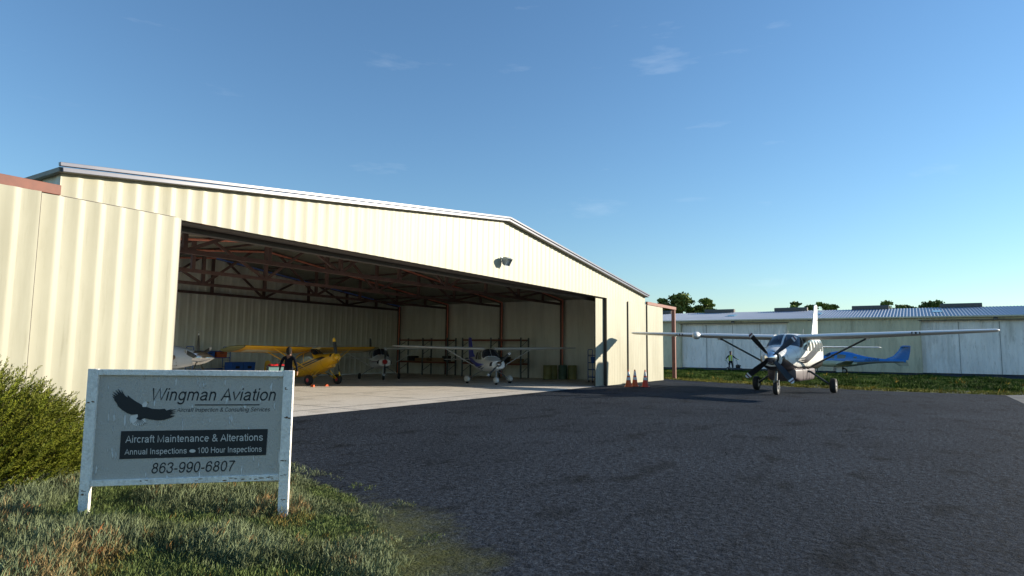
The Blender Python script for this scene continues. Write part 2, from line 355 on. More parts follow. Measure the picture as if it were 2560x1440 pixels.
def leaf(x0, x1, y, z1, amp, per=.385, ph=0, t=.05):
    m = MB(); sheet(m, x0+.02, x1-.02, .02, z1, y, per, amp, .02, ph)
    m.box((x0+.012, y+.01+t/2, z1/2), (.024, t, z1-.03), 1); m.box((x1-.012, y+.01+t/2, z1/2), (.024, t, z1-.03), 1)
    m.box(((x0+x1)/2, y+.075, z1-.03), (x1-x0-.06, .10, .05), 1); m.box(((x0+x1)/2, y+.075, .05), (x1-x0-.06, .10, .05), 1)
    return m.build('sliding_door', [CREAM, BROWN], hg, 20)
leaf(-16.66, -13.80, -.19, 4.775, .019); leaf(-20.2, -16.62, -.36, 4.76, .019)
leaf(9.21, 12.4, .18, 4.74, .010, .3, 0, .035); leaf(13.22, 16.42, -.08, 4.80, .010, .3); leaf(16.12, 19.02, -.16, 4.78, .010, .3)
for x0, x1, xp in ((HX+.03, 21.9, 21.78), (-22, -HX-.03, -21.9)):
    m = MB(); m.bar((x0, -.08, 4.9), (x1, -.08, 4.9), .14, .2); m.build('door_rail', RUST, hg, bevel=.01)
    m = MB(); m.box((xp, .02, 2.4), (.2, .24, 4.79)); m.build('rail_post', RUST, hg, bevel=.01)
# flood light on the gable
fl = thing('floodlight', 'grey square-hooded floodlight on a short arm high on the cream gable wall', 'floodlight', (-.26, -.03, 5.62)); fl.scale = (.64,)*3
m = MB(); m.tube([(0, 0, 0), (0.02, -.16, -.02)], .03); m.box((0, -.01, 0), (.12, .03, .16)); m.build('arm', LAMPG, fl)
T = Matrix.Translation((.03, -.14, -.05)) @ Matrix.Rotation(R_(-6), 4, 'Z') @ Matrix.Rotation(R_(34), 4, 'X')
m = MB(); w = .24
hood = [[(-.14, .02, -.12), (.14, .02, -.12), (.14, .02, .12), (-.14, .02, .12)], [(-w, -.26, -.26), (w, -.26, -.26), (w, -.26, .26), (-w, -.26, .26)], [(-w, -.48, -.26), (w, -.48, -.26), (w, -.48, .26), (-w, -.48, .26)],
        [(-w+.02, -.47, -.24), (w-.02, -.47, -.24), (w-.02, -.47, .24), (-w+.02, -.47, .24)], [(-w+.02, -.3, -.24), (w-.02, -.3, -.24), (w-.02, -.3, .24), (-w+.02, -.3, .24)]]
m.loft(hood, 0, M=T); m.build('hood', LAMPG, fl, 20)
m = MB(); m.box((0, -.315, 0), (.48, .02, .46), 0, T); m.build('lens', LAMPW, fl)

# ------------------------------------------------------------------ aircraft toolkit
def pchip(xs, ys):
    xs = np.array(xs, float); ys = np.array(ys, float); h = np.diff(xs); d = np.diff(ys)/h; mm = np.zeros(len(xs))
    for i in range(1, len(xs)-1):
        if d[i-1]*d[i] > 0: mm[i] = 2*d[i-1]*d[i]/(d[i-1]+d[i])
    mm[0], mm[-1] = d[0], d[-1]
    def f(x):
        x = min(max(x, xs[0]), xs[-1]); i = int(min(max(np.searchsorted(xs, x)-1, 0), len(h)-1)); t = (x-xs[i])/h[i]
        return float((2*t**3-3*t**2+1)*ys[i]+(t**3-2*t**2+t)*h[i]*mm[i]+(-2*t**3+3*t**2)*ys[i+1]+(t**3-t**2)*h[i]*mm[i+1])
    return f
class Fus:
    """fuselage surface through stations (x, half width, z bottom, z top, z widest, exponent)"""
    def __init__(s, st):
        st = sorted(st); s.x0, s.x1 = st[0][0], st[-1][0]; s.st = st
        s.fn = [pchip([q[0] for q in st], [q[i] for q in st]) for i in range(1, 6)]
    def pt(s, x, th, off=0):
        a, zb, zt, zm, n = (f(x) for f in s.fn); c, sn = math.cos(th), math.sin(th); b = (zt-zm) if sn >= 0 else (zm-zb)
        return (x, (a+off)*math.copysign(abs(c)**(2/n), c), zm+(b+off)*math.copysign(abs(sn)**(2/n), sn))
    def side(s, x, z, sg, off=0):
        a, zb, zt, zm, n = (f(x) for f in s.fn); b = (zt-zm) if z > zm else (zm-zb)
        t = min(abs((z-zm)/max(b, 1e-3)), .995); return (x, sg*(a*(1-t**n)**(1/n)+off), z)
    def mesh(s, mb, mi=0, n=40, k=46):
        xs = sorted(set(list(np.linspace(s.x0, s.x1, k))+[q[0] for q in s.st]))
        mb.loft([[s.pt(x, 2*math.pi*i/n) for i in range(n)] for x in xs], mi)
    def patch(s, mb, poly, mp, mi=0, dx=.12, dy=.06):
        """polygon in the plane (x, t), cut into small cells and laid on the surface by mp(x, t)"""
        b = bmesh.new(); b.faces.new([b.verts.new((p[0], p[1], 0)) for p in poly])
        for ax, st in ((0, dx), (1, dy)):
            lo = min(p[ax] for p in poly); hi = max(p[ax] for p in poly); k = lo+st
            while k < hi-1e-4:
                no = (1, 0, 0) if ax == 0 else (0, 1, 0); cc = (k, 0, 0) if ax == 0 else (0, k, 0)
                bmesh.ops.bisect_plane(b, geom=b.verts[:]+b.edges[:]+b.faces[:], plane_co=cc, plane_no=no); k += st
        b.verts.index_update()
        mb.add([mp(v.co.x, v.co.y) for v in b.verts], [tuple(v.index for v in f.verts) for f in b.faces], mi); b.free()
    def side_patch(s, mb, poly, sg, mi=0, off=.006): s.patch(mb, poly, lambda x, z: s.side(x, z, sg, off), mi, .1, .05)
    def ang_patch(s, mb, poly, mi=0, off=.006): s.patch(mb, poly, lambda x, t: s.pt(x, R_(t), off), mi, .08, 4)
AF = [(1, 0), (.8, .32), (.6, .62), (.4, .84), (.25, .86), (.12, .66), (.04, .38), (.01, .19)]
def foil(le, c, tc, ax, inc=0):
    """closed aerofoil ring: le point, chord (towards -x), thickness ratio; ax = 'y' wing or 'z' fin"""
    up = [(x, y*tc*.55*c) for x, y in AF]; lo = [(x, -y*tc*.45*c) for x, y in reversed(AF)]
    out = []
    for x, t in up+[(0, 0)]+lo:
        out.append((le[0]-x*c, le[1], le[2]+t-x*c*inc) if ax == 'y' else (le[0]-x*c, le[1]+t, le[2]))
    return out
def wing(mb, secs, ax='y', mi=0, inc=0, tip=True):
    """secs: (le, chord, t/c)"""
    r = [foil(*q, ax, inc) for q in secs]
    if tip:
        (l0, c0, t0), (l1, c1, t1) = secs[-2], secs[-1]; d = (Vector(l1)-Vector(l0)).normalized()
        for e, sc in ((.07, .93), (.12, .78), (.145, .5)):
            q = Vector(l1)+d*e*min(1, c1); r.append(foil((q.x-c1*(1-sc)*.45, q.y, q.z), c1*sc, t1*sc, ax, inc))
    mb.loft(r, mi)
def wheel(parent, p, r, w, rimm=STEEL, rr=.52):
    T = Matrix.Translation(p) @ Matrix.Rotation(R_(90), 4, 'X'); h = w/2
    m = MB(); m.lathe([(r*rr, -h*.75), (r*.8, -h), (r*.93, -h*.85), (r*.99, -h*.5), (r, 0), (r*.99, h*.5), (r*.93, h*.85), (r*.8, h), (r*rr, h*.75)], 28, 0, T)
    t = m.build('wheel', TYRE, parent, 50)
    m = MB(); m.lathe([(r*.12, -h*.98), (r*.2, -h*.8), (r*rr*.98, -h*.78), (r*rr*.98, h*.78), (r*.2, h*.8), (r*.12, h*.98)], 20, 0, T); m.build('rim', rimm, t)
    return t
def prop(parent, p, Rd, chord, angs, bands, mats, sp_len, sp_r, spm, pitch=0):
    """blades about the x axis at p; angs measured from +y (aircraft left) towards +z; bands: (r0, r1, mat index)"""
    for a in angs:
        m = MB(); rings = []; rs = sorted(set([.10, .18, .3, .45, .6, .75, .88, .95, 1.0]+[q for b in bands for q in b[:2]]))
        for t in rs:
            c = chord*(.55+1.6*t*(1-t)+.25*t) * (1 if t < .93 else max(.35, 1-((t-.93)/.07)**2*.6)); tw = R_(62-46*t-pitch)
            th = .28-.2*t
            ring = []
            for x, y in [(q[0], q[1]*th*.5) for q in AF]+[(0, 0)]+[(q[0], -q[1]*th*.4) for q in reversed(AF)]:
                u, v = (x-.4)*c, y*c; ring.append((u*math.sin(tw)*-1-v*math.cos(tw), t*Rd, u*math.cos(tw)-v*math.sin(tw)))
            rings.append(ring)
        T = Matrix.Translation(p) @ Matrix.Rotation(R_(a), 4, 'X')
        for i in range(len(rings)-1):
            mid = (rs[i]+rs[i+1])/2; mi = 0
            for b in bands:
                if b[0] <= mid <= b[1]: mi = b[2]
            m.loft(rings[i:i+2], mi, (i == 0, i == len(rings)-2), M=T)
        m.build('propeller_blade', mats, parent)
    m = MB(); T = Matrix.Translation(p) @ Matrix.Rotation(R_(90), 4, 'Y')
    m.lathe([(sp_r, -.14)]+[(sp_r*(1-q**1.7)+.002, sp_len*q) for q in (0, .1, .2, .3, .4, .5, .6, .7, .8, .9, .96)]+[(.004, sp_len)], 24, 0, T)
    m.build('spinner', spm, parent)
def fin_slab(mb, pts, th, mi=0):
    """vertical tail through (x le, chord, z) rows"""
    wing(mb, [((x, 0, z), c, th/c) for x, c, z in pts], 'z', mi)
def mir(l, s): return [(x, s*y, z) for x, y, z in l]

# ------------------------------------------------------------------ the white utility turboprop outside
ca = thing('utility_aircraft', 'big white high-wing turboprop with four-bladed propeller and dark belly pod parked on the asphalt', 'airplane', (8.68, -8.90, .0), 177.0)
ca.scale = (1.027,)*3
fu = Fus([(.62, .40, 1.24, 1.86, 1.58, 2.2), (.35, .52, 1.12, 1.97, 1.55, 2.2), (-.2, .64, 1.04, 2.04, 1.52, 2.4), (-.9, .73, 1.0, 2.12, 1.55, 2.6), (-1.25, .77, .98, 2.20, 1.6, 2.7),
          (-1.7, .80, .97, 2.50, 1.7, 2.8), (-2.15, .81, .97, 2.68, 1.75, 3.0), (-3, .81, .97, 2.74, 1.75, 3.6), (-5.2, .81, .98, 2.74, 1.75, 3.6), (-6.7, .80, 1.0, 2.70, 1.78, 3.5), (-7.1, .74, 1.10, 2.66, 1.8, 3.1),
          (-7.9, .55, 1.36, 2.5, 1.9, 2.6), (-8.8, .32, 1.62, 2.36, 2.0, 2.2), (-10.0, .12, 1.92, 2.24, 2.08, 2.0)])
m = MB(); fu.mesh(m, 0, 44, 60)
# dark underside with a curved upper edge, swooshes on both flanks
bl = pchip([-10, -7.5, -5, -3, -1.6, -.6, .1, .55], [-14, -14, -20, -30, -34, -24, -8, 4])
top = [(x, bl(x)) for x in np.linspace(.58, -9.6, 40)]
fu.ang_patch(m, top+[(-9.6, -90), (.58, -90)], 1); fu.ang_patch(m, [(x, 180-t) for x, t in top]+[(-9.6, 270), (.58, 270)], 1)
for sg in (-1, 1):
    for dz, w0 in ((0, .05), (.12, .06), (.25, .05)):
        cx = np.linspace(-.6+.0*dz, -7.2, 22); cz = pchip([-7.4, -5.4, -3.6, -2, -.5], [2.35+dz*.5, 1.98+dz, 1.62+dz, 1.40+dz*.8, 1.50+dz*.3])
        wf = lambda x: w0*max(.12, min(1, (abs(x+.6))/2.2))*1.3
        fu.side_patch(m, [(x, cz(x)+wf(x)) for x in cx]+[(x, cz(x)-wf(x)) for x in cx[::-1]], sg, 1, .005)
for sg in (-1, 1):    # cowl inlets and panel seam
    fu.ang_patch(m, [(.60, 90-sg*90+sg*14), (.44, 90-sg*90+sg*16), (.40, 90-sg*90-sg*14), (.59, 90-sg*90-sg*12)], 2, .006)
for x in (-.86, -2.72, -6.3): fu.ang_patch(m, [(x, -30), (x+.012, -30), (x+.012, 210), (x, 210)], 2, .003)
for sg in (-1, 1):
    for z0, z1, xa, xb in ((1.2, 2.56, -1.5, -1.515), (1.2, 2.56, -2.66, -2.675), (1.2, 1.213, -1.5, -2.67), (1.3, 1.313, -4.6, -6.0), (1.3, 2.55, -4.6, -4.615), (1.3, 2.55, -6.0, -6.015)): fu.side_patch(m, [(xa, z0), (xb, z0), (xb, z1), (xa, z1)], sg, 2, .004)
fu.ang_patch(m, [(.2, -30), (.215, -30), (.215, 210), (.2, 210)], 2, .004)
body = m.build('fuselage', [WHITE, MAROON, BLACK], ca, 40)
m = MB(); m.lathe([(.22, 0), (.30, .0), (.30, .015), (.22, .015)], 26, 0, Matrix.Translation((.615, 0, 1.60)) @ Matrix.Rotation(R_(90), 4, 'Y')); m.build('cowl_ring', BLACK, ca)
for sg in (1, -1):
    m = MB()
    pl = [(-1.18, 89.0), (-1.28, 60), (-1.48, 30), (-1.72, 18), (-2.02, 26), (-2.14, 44), (-2.16, 66), (-2.13, 89.0)]
    fu.ang_patch(m, [(x, t if sg > 0 else 180-t) for x, t in pl], 0, .008); m.build('windscreen', GLASS, ca, 60)
    m = MB(); fu.side_patch(m, [(-1.86, 1.98), (-2.62, 1.92), (-2.62, 2.46), (-2.22, 2.48)], sg, 0, .008); m.build('cockpit_window', GLASS, ca, 60)
    for i in range(5):
        x = -3.0-i*.78; m = MB(); fu.side_patch(m, [(x-.06, 1.98), (x, 1.92), (x-.42, 1.92), (x-.48, 1.98), (x-.48, 2.40), (x-.42, 2.46), (x, 2.46), (x-.06+.06, 2.40)], sg, 0, .008); m.build('cabin_window', CLEARG, ca, 60)
m = MB(); rings = []
for x, a, zb, zt in ((-.95, .40, .86, 1.10), (-1.1, .60, .66, 1.12), (-1.7, .68, .53, 1.14), (-4.8, .68, .53, 1.14), (-5.8, .55, .72, 1.16), (-6.5, .3, .98, 1.2)):
    rings.append([(x, a*math.copysign(abs(math.cos(q))**.28, math.cos(q)), (zb+zt)/2+(zt-zb)/2*math.copysign(abs(math.sin(q))**.28, math.sin(q))) for q in [2*math.pi*(i+.5)/32 for i in range(32)]])
m.loft(rings); 
for x in (-2.2, -3.6): m.box((x, 0, .84), (.012, 1.372, .5), 1)
m.build('cargo_pod', [POD, BLACK], ca, 40)
for sg in (1, -1):
    m = MB(); wing(m, [((-2.12, sg*.55, 2.56), 1.98, .15), ((-2.12, sg*2.9, 2.63), 1.98, .15), ((-2.28, sg*7.8, 2.81), 1.25, .12)], inc=.03)
    m.box((-3.7, sg*4.0, 2.60), (.3, .03, .1)); m.box((-3.6, sg*5.9, 2.67), (.25, .03, .09)); m.build('wing', WHITE, ca, 50)
    m = MB(); m.loft([[(x, sg*y, z) for x, y, z in r] for r in (
        [(-2.75, .74, 1.12), (-2.84, .74, 1.17), (-2.98, .74, 1.12), (-2.84, .74, 1.07)], [(-2.75, 3.28, 2.53), (-2.84, 3.28, 2.57), (-2.98, 3.28, 2.53), (-2.84, 3.28, 2.48)])])
    m.build('wing_strut', DARKST, ca)
    m = MB(); m.prism([(-2.66, 2.43), (-2.7, 2.62), (-3.2, 2.62), (-2.98, 2.43)], .12, 0, Matrix.Translation((0, sg*3.28-.06, 0))); m.build('strut_fairing', WHITE, ca)
    m = MB(); m.box((-2.20, sg*5.12, 2.705), (.08, .32, .11), 0)
    for d in (-.075, .075): m.ell((-2.16, sg*5.12+d, 2.705), (.03, .05, .045), 12, 8, 1)
    m.build('landing_light', [BLACK, LAMPW], ca)
    m = MB(); wing(m, [((-8.75, sg*.1, 2.16), 1.15, .10), ((-8.95, sg*3.05, 2.16), .85, .09)]); m.build('tailplane', WHITE, ca, 50)
    m = MB(); m.tube([(-3.2, sg*.45, 1.02), (-3.3, sg*.8, .95), (-3.5, sg*1.62, .345)], [.07, .052, .045], 10); m.build('main_leg', DARKST, ca)
    wheel(ca, (-3.5, sg*1.72, .335), .335, .27)
m = MB(); m.ell((-2.05, -4.2, 2.65), (.34, .19, .19), 20, 12); m.build('radar_pod', WHITE, ca)
m = MB(); fin_slab(m, [(-7.3, 2.6, 2.42), (-8.25, 1.85, 2.75), (-8.7, 1.5, 3.4), (-9.3, 1.0, 4.42)], .16); 
m.tube([(-9.3, -.35, 3.65), (-9.3, .35, 3.65)], .012, 6, 1); m.build('tail_fin', [WHITE, BLACK], ca, 50)
for x, y in ((-2.3, -.35), (-2.3, -.1), (-2.4, .02), (-3.4, .5)):
    m = MB(); m.bar((x, y, 2.68), (x-.12, y, 2.95 if y > .4 else 2.86), .012, .03, up=(1, 0, 0)); m.build('antenna', STEEL, ca)
m = MB(); m.tube([(-.12, 0, 1.1), (0, 0, .62)], .06, 12)
for d in (-1, 1): m.bar((-.01, d*.13, .28), (-.03, d*.10, .60), .03, .07, up=(1, 0, 0))
m.box((-.03, 0, .61), (.10, .25, .06)); m.build('nose_leg', mat('dull_steel', (.17, .18, .18), .45, metal=.5), ca)
wheel(ca, (0, 0, .28), .28, .20)
prop(ca, (.80, 0, 1.62), 1.36, .25, (39, 129, 219, 309), ((.86, .91, 1), (.91, .95, 2), (.95, 1.0, 1)), [BLACK, REFLW, DKRED], .48, .26, CHROME)
m = MB(); m.tube([(.25, -.55, 1.25), (.1, -.72, 1.15), (-.25, -.78, 1.1)], .10, 12); m.build('exhaust', STEEL, ca)

# ------------------------------------------------------------------ smaller high-wing singles in the hangar
def trainer(root, k, fmat, stripes, finm, prop_a, tipb, pmats, spm, pants, rimm, mats_extra):
    f = Fus([(.40, .36, .98, 1.42, 1.22, 2.3), (.15, .48, .88, 1.48, 1.2, 2.3), (-.5, .54, .80, 1.56, 1.2, 2.5), (-.95, .56, .76, 1.62, 1.2, 2.7), (-1.25, .56, .74, 1.86, 1.25, 2.9), (-1.6, .56, .73, 2.12, 1.3, 3.2),
             (-2.6, .54, .74, 2.14, 1.3, 3.2), (-3.1, .48, .80, 1.98, 1.3, 2.8), (-3.6, .40, .88, 1.76, 1.32, 2.5), (-4.6, .28, 1.03, 1.66, 1.36, 2.2), (-6.0, .15, 1.22, 1.58, 1.42, 2), (-6.9, .06, 1.34, 1.52, 1.44, 2)])
    m = MB(); f.mesh(m, 0, 36, 44)
    for sg in (-1, 1):
        for poly, mi in stripes: f.side_patch(m, poly, sg, mi, .006)
        f.ang_patch(m, [(.41, 90-sg*90+sg*30), (.28, 90-sg*90+sg*34), (.22, 90-sg*90-sg*16), (.40, 90-sg*90-sg*14)], 1, .012)
    m.box((.2, .18, .90), (.1, .16, .1), 1)
    m.build('fuselage', [fmat, BLACK]+mats_extra, root, 40)
    for sg in (1, -1):
        m = MB(); f.ang_patch(m, [(x, t if sg > 0 else 180-t) for x, t in ((-.94, 89.9), (-.97, 62), (-1.10, 34), (-1.3, 30), (-1.52, 45), (-1.58, 89.9))], 0, .008)
        m.build('windscreen', GLASS, root, 60)
        m = MB(); f.side_patch(m, [(-1.22, 1.48), (-2.1, 1.46), (-2.1, 2.0), (-1.62, 2.02)], sg, 0, .008); m.build('door_window', CLEARG, root, 60)
        m = MB(); f.side_patch(m, [(-2.22, 1.46), (-2.95, 1.5), (-2.85, 1.85), (-2.22, 2.0)], sg, 0, .008); m.build('rear_window', GLASS, root, 60)
        m = MB(); wing(m, [((-1.42, sg*.3, 2.14), 1.63, .13), ((-1.42, sg*2.7, 2.18), 1.6, .13), ((-1.62, sg*5.35*k, 2.26), 1.1, .11)], inc=.02)
        m.build('wing', fmat, root, 50)
        m = MB(); m.loft([[(x, sg*y, z) for x, y, z in r] for r in ([(-1.5, .5, .84), (-1.57, .5, .87), (-1.64, .5, .84), (-1.57, .5, .81)], [(-1.6, 2.55, 2.12), (-1.67, 2.55, 2.15), (-1.74, 2.55, 2.12), (-1.67, 2.55, 2.09)])]); m.build('wing_strut', fmat, root)
        m = MB(); wing(m, [((-5.75, sg*.08, 1.40), 1.2, .09), ((-5.95, sg*1.66, 1.40), .85, .08)]); m.build('tailplane', fmat, root, 50)
        m = MB(); m.tube([(-1.5, sg*.38, .82), (-1.58, sg*.8, .58), (-1.65, sg*1.17, .25)], [.03, .024, .022], 8); m.build('main_leg', STEEL, root)
        w_ = wheel(root, (-1.65, sg*1.27, .21), .21, .15, rimm)
        if pants:
            m = MB(); m.ell((-1.72, sg*1.27, .30), (.48, .15, .2), 18, 12); m.build('wheel_fairing', fmat, root)
    m = MB(); fin_slab(m, [(-5.0, 1.9, 1.55), (-5.65, 1.35, 1.85), (-6.3, .85, 2.84)], .1); m.build('tail_fin', finm, root, 50)
    m = MB(); m.tube([(-.05, 0, .9), (0, 0, .4)], .032, 10); m.box((0, 0, .36), (.08, .2, .05))
    for d in (-1, 1): m.bar((0, d*.09, .16), (0, d*.09, .38), .02, .05, up=(1, 0, 0))
    m.build('nose_leg', STEEL, root)
    wheel(root, (0, 0, .17), .17, .13, rimm)
    if pants: m = MB(); m.ell((-.05, 0, .28), (.36, .14, .19), 18, 12); m.build('wheel_fairing', fmat, root)
    prop(root, (.52, 0, 1.24), .95, .15, prop_a, tipb, pmats, .26, .16, spm)
    m = MB(); m.bar((-2.0, .1, 2.1), (-2.1, .1, 2.4), .01, .02, up=(1, 0, 0)); m.build('antenna', STEEL, root)
    return root
c1 = thing('light_aircraft', 'white high-wing light aircraft with blue tail fin, silver spinner and white wheel fairings', 'airplane', (6.68, 4.82, .004), 229); c1.scale = (.97, .97, .90)
trainer(c1, 1.0, WHITE, [([(-6.6, 1.56), (-5.0, 1.5), (-3.4, 1.36), (-2, 1.24), (-.6, 1.22), (-2, 1.02), (-3.4, .98), (-4.8, 1.12), (-6.6, 1.36)], 2), ([(-.9, 1.14), (-2.2, .98), (-2.3, .88), (-1.4, 1.0)], 3), ([(-.6, 1.05), (-1.6, .92), (-1.7, .84), (-1.1, .92)], 3)],
        NAVY, (46, 226), ((.84, .90, 1), (.93, .97, 1)), [DARKST, REFLW], CHROME, True, STEEL, [NAVY, SLATE])
c2 = thing('light_aircraft', 'small white high-wing trainer with red spinner and thin red side stripe', 'airplane', (6.42, 12.8, .004), 232.5); c2.scale = (.955, .955, .88)
trainer(c2, .96, WHITE, [([(.3, 1.28), (-1.2, 1.27), (-3, 1.33), (-6.5, 1.5), (-6.5, 1.46), (-3, 1.28), (-1.2, 1.21), (.3, 1.22)], 2), ([(.1, 1.18), (-1.2, 1.16), (-3, 1.23), (-3, 1.21), (-1.2, 1.13), (.1, 1.155)], 3)],
        DARKC, (88, 268), ((.84, .89, 1), (.93, .98, 1)), [BLACK, REFLW], RED, False, BLACK, [DKRED, SLATE])

# ------------------------------------------------------------------ yellow tail-dragger
cb = thing('bush_plane', 'yellow tail-dragger bush plane with fat tyres and black propeller with yellow tips', 'airplane', (.63, 11.4, .004), 267.0); cb.scale = (.88,)*3
tilt = bpy.data.objects.new('airframe', None); COL.objects.link(tilt); tilt.parent = cb; tilt.rotation_euler = (0, -R_(9.5), 0)
A = []   # parts gathered flat below the plane itself, carrying the nose-up attitude in their mesh
TL = Matrix.Rotation(-R_(11.5), 4, 'Y') @ Matrix.Diagonal((1, 1, 1.02, 1))
def cbuild(m, name, mats, ang=40, parent=None):
    m.v = [tuple(TL @ Vector(v)) for v in m.v]; return m.build(name, mats, parent or cb, ang)
bpy.data.objects.remove(tilt)
f = Fus([(1.34, .33, 1.12, 1.58, 1.36, 2.4), (1.02, .42, .98, 1.64, 1.34, 2.4), (.3, .45, .80, 1.70, 1.3, 2.8), (0.02, .45, .72, 1.76, 1.28, 3.2), (-.25, .45, .70, 1.98, 1.28, 3.4), (-.5, .44, .70, 2.16, 1.3, 3.6),
         (-1.6, .42, .74, 2.12, 1.3, 3.6), (-2.3, .36, .82, 1.85, 1.3, 3.2), (-3.4, .26, .95, 1.55, 1.25, 2.8), (-4.6, .14, 1.08, 1.36, 1.22, 2.4), (-5.3, .05, 1.16, 1.28, 1.22, 2)])
m = MB(); f.mesh(m, 0, 36, 44)
for sg in (-1, 1):
    f.side_patch(m, [(.95, 1.42), (.6, 1.52), (.1, 1.50), (-1.7, 1.33), (-1.7, 1.27), (.1, 1.42), (.3, 1.42), (.1, 1.38), (-1.6, 1.21), (-1.6, 1.16), (.1, 1.31), (.6, 1.36)], sg, 1)
    f.side_patch(m, [(-1.8, 1.31), (-2.5, 1.25), (-2.5, 1.19), (-1.8, 1.25)], sg, 1); f.side_patch(m, [(-1.75, 1.2), (-2.2, 1.16), (-2.2, 1.12), (-1.75, 1.15)], sg, 1)
    f.ang_patch(m, [(1.345, 90-sg*90+sg*46), (1.24, 90-sg*90+sg*48), (1.22, 90-sg*90+sg*4), (1.34, 90-sg*90+sg*6)], 1, .014)
    f.ang_patch(m, [(.52, 90-sg*90+sg*60), (.53, 90-sg*90+sg*60), (.53, 90-sg*90-sg*60), (.52, 90-sg*90-sg*60)], 1, .004)
m.box((.8, 0, .93), (.5, .3, .16), 0)
cbuild(m, 'fuselage', [YELLOW, BLACK])
for sg in (1, -1):
    m = MB(); f.ang_patch(m, [(x, t if sg > 0 else 180-t) for x, t in ((.03, 89.9), (.0, 60), (-.12, 42), (-.38, 44), (-.5, 60), (-.52, 89.9))], 0, .01); cbuild(m, 'windscreen', GLASS, 60)
    m = MB(); f.side_patch(m, [(-.08, 1.56), (-1.0, 1.48), (-1.0, 2.0), (-.42, 2.05)], sg, 0, .01); cbuild(m, 'door_window', CLEARG, 60)
    m = MB(); f.side_patch(m, [(-1.08, 1.48), (-2.0, 1.44), (-1.75, 1.86), (-1.08, 2.0)], sg, 0, .01); cbuild(m, 'rear_window', CLEARG, 60)
    m = MB(); wing(m, [((-.28, sg*.3, 2.20), 1.62, .13), ((-.28, sg*4.55, 2.27), 1.62, .13)], tip=False, inc=.02)
    wing(m, [((-.281, sg*4.55, 2.27), 1.62, .13), ((-.29, sg*4.62, 2.27), 1.62, .13)], tip=False, inc=.02, mi=1)
    wing(m, [((-.28, sg*4.62, 2.27), 1.62, .13), ((-.36, sg*4.95, 2.275), 1.45, .12), ((-.55, sg*5.2, 2.28), 1.1, .10)], tip=True, inc=.02, mi=2)
    m.box((-1.1, sg*2.6, 2.155), (.5, 3.2, .012), 3, bev=0)
    cbuild(m, 'wing', [YELLOW, BLACK, mat('olive_tip', (.16, .17, .07), .4), mat('cream_panel', (.5, .46, .33), .4)], 50)
    for x0, x1 in ((-.45, -.5), (-1.2, -1.3)):
        m = MB(); m.tube([(x0*.6-.1, sg*.42, .82), (x1, sg*2.7, 2.18)], .026, 8); cbuild(m, 'wing_strut', YELLOW)
    m = MB(); wing(m, [((-4.55, sg*.05, 1.30), .95, .06), ((-4.75, sg*1.45, 1.30), .6, .06)]); cbuild(m, 'tailplane', YELLOW, 50)
m = MB(); fin_slab(m, [(-4.3, 1.3, 1.3), (-4.7, .95, 1.75), (-4.85, .7, 2.15), (-5.0, .45, 2.3)], .07); cbuild(m, 'tail_fin', YELLOW, 50)
# landing gear stays upright
ZG = lambda x, y, z: tuple(TL @ Vector((x, y, z)))
for sg in (1, -1):
    m = MB(); hub = (0, sg*.98, .30)
    m.tube([ZG(.22, sg*.38, .80), hub], .026, 8); m.tube([ZG(-.35, sg*.40, .76), hub], .022, 8)
    m.tube([ZG(-.02, sg*-.05, .66), (0, sg*.25, .66), (0, sg*.92, .30)], .02, 8); m.bar((0, sg*.2, .655), (0, sg*.48, .55), .06, .06, 1); m.tube([hub, (0, sg*1.14, .30)], .03, 8)
    m.build('gear_leg', [YELLOW, BLACK], cb)
    wheel(cb, (0, sg*1.02, .30), .30, .25, RED, .40)
m = MB(); m.tube([ZG(-4.9, 0, 1.1), ZG(-5.15, 0, .96)], .02, 8); m.build('tail_spring', STEEL, cb)
wheel(cb, tuple(Vector(ZG(-5.15, 0, .86))), .1, .07)
nv = len(bpy.data.objects)
pr = set(bpy.data.objects); prop(cb, (1.42, 0, 1.36), 1.08, .18, (94, 274), ((.80, 1.0, 1),), [BLACK, mat('yellow_tip', (.8, .48, .02), .4)], .12, .17, YELLOW)
for o in set(bpy.data.objects)-pr:
    if o.type == 'MESH': o.data.transform(TL)
# orange chocks in front of its near wheel
for i, (x, y, rzz, lb) in enumerate(((-.85, 10.35, 20, 'orange wheel chock touching the bush plane\'s near tyre'), (-.12, 10.25, -15, 'orange wheel chock lying loose just right of the near tyre'))):
    m = MB(); m.prism([(-.10, 0), (.10, 0), (.03, .10), (-.03, .10)], .14); o = m.build('wheel_chock', ORANGE); o.location = (x, y, .006); o.rotation_euler = (0, 0, R_(rzz)); tag(o, lb, 'wheel chock', 'orange wheel chocks')

# ------------------------------------------------------------------ silver turboprop nose at the left of the opening
tb = thing('turboprop_aircraft', 'silver-white low-wing turboprop whose pointed nose shows behind the cream sliding door', 'airplane', (-6.02, 11.8, .004), -60)
SILV = mat('silver_white', (.52, .56, .60), .2, var=.04, coat=.5)
f = Fus([(-.02, .30, 1.10, 1.70, 1.40, 2.1), (-.5, .42, .98, 1.82, 1.40, 2.3), (-1.2, .54, .88, 1.95, 1.42, 2.5), (-2.0, .60, .84, 2.02, 1.42, 2.5), (-2.8, .64, .82, 2.35, 1.45, 2.5), (-3.4, .65, .82, 2.46, 1.48, 2.5),
         (-5, .63, .84, 2.44, 1.5, 2.4), (-6.5, .5, .98, 2.2, 1.52, 2.2), (-8.3, .28, 1.25, 1.95, 1.6, 2.1), (-9.6, .1, 1.5, 1.8, 1.66, 2)])
m = MB(); f.mesh(m, 0, 40, 44)
for sg in (-1, 1): f.ang_patch(m, [(-.6, 90-sg*90-sg*20), (-.62, 90-sg*90-sg*20), (-.62, 90-sg*90-sg*50), (-1.2, 90-sg*90-sg*35), (-1.2, 90-sg*90-sg*33), (-.64, 90-sg*90-sg*46)], 1, .004)
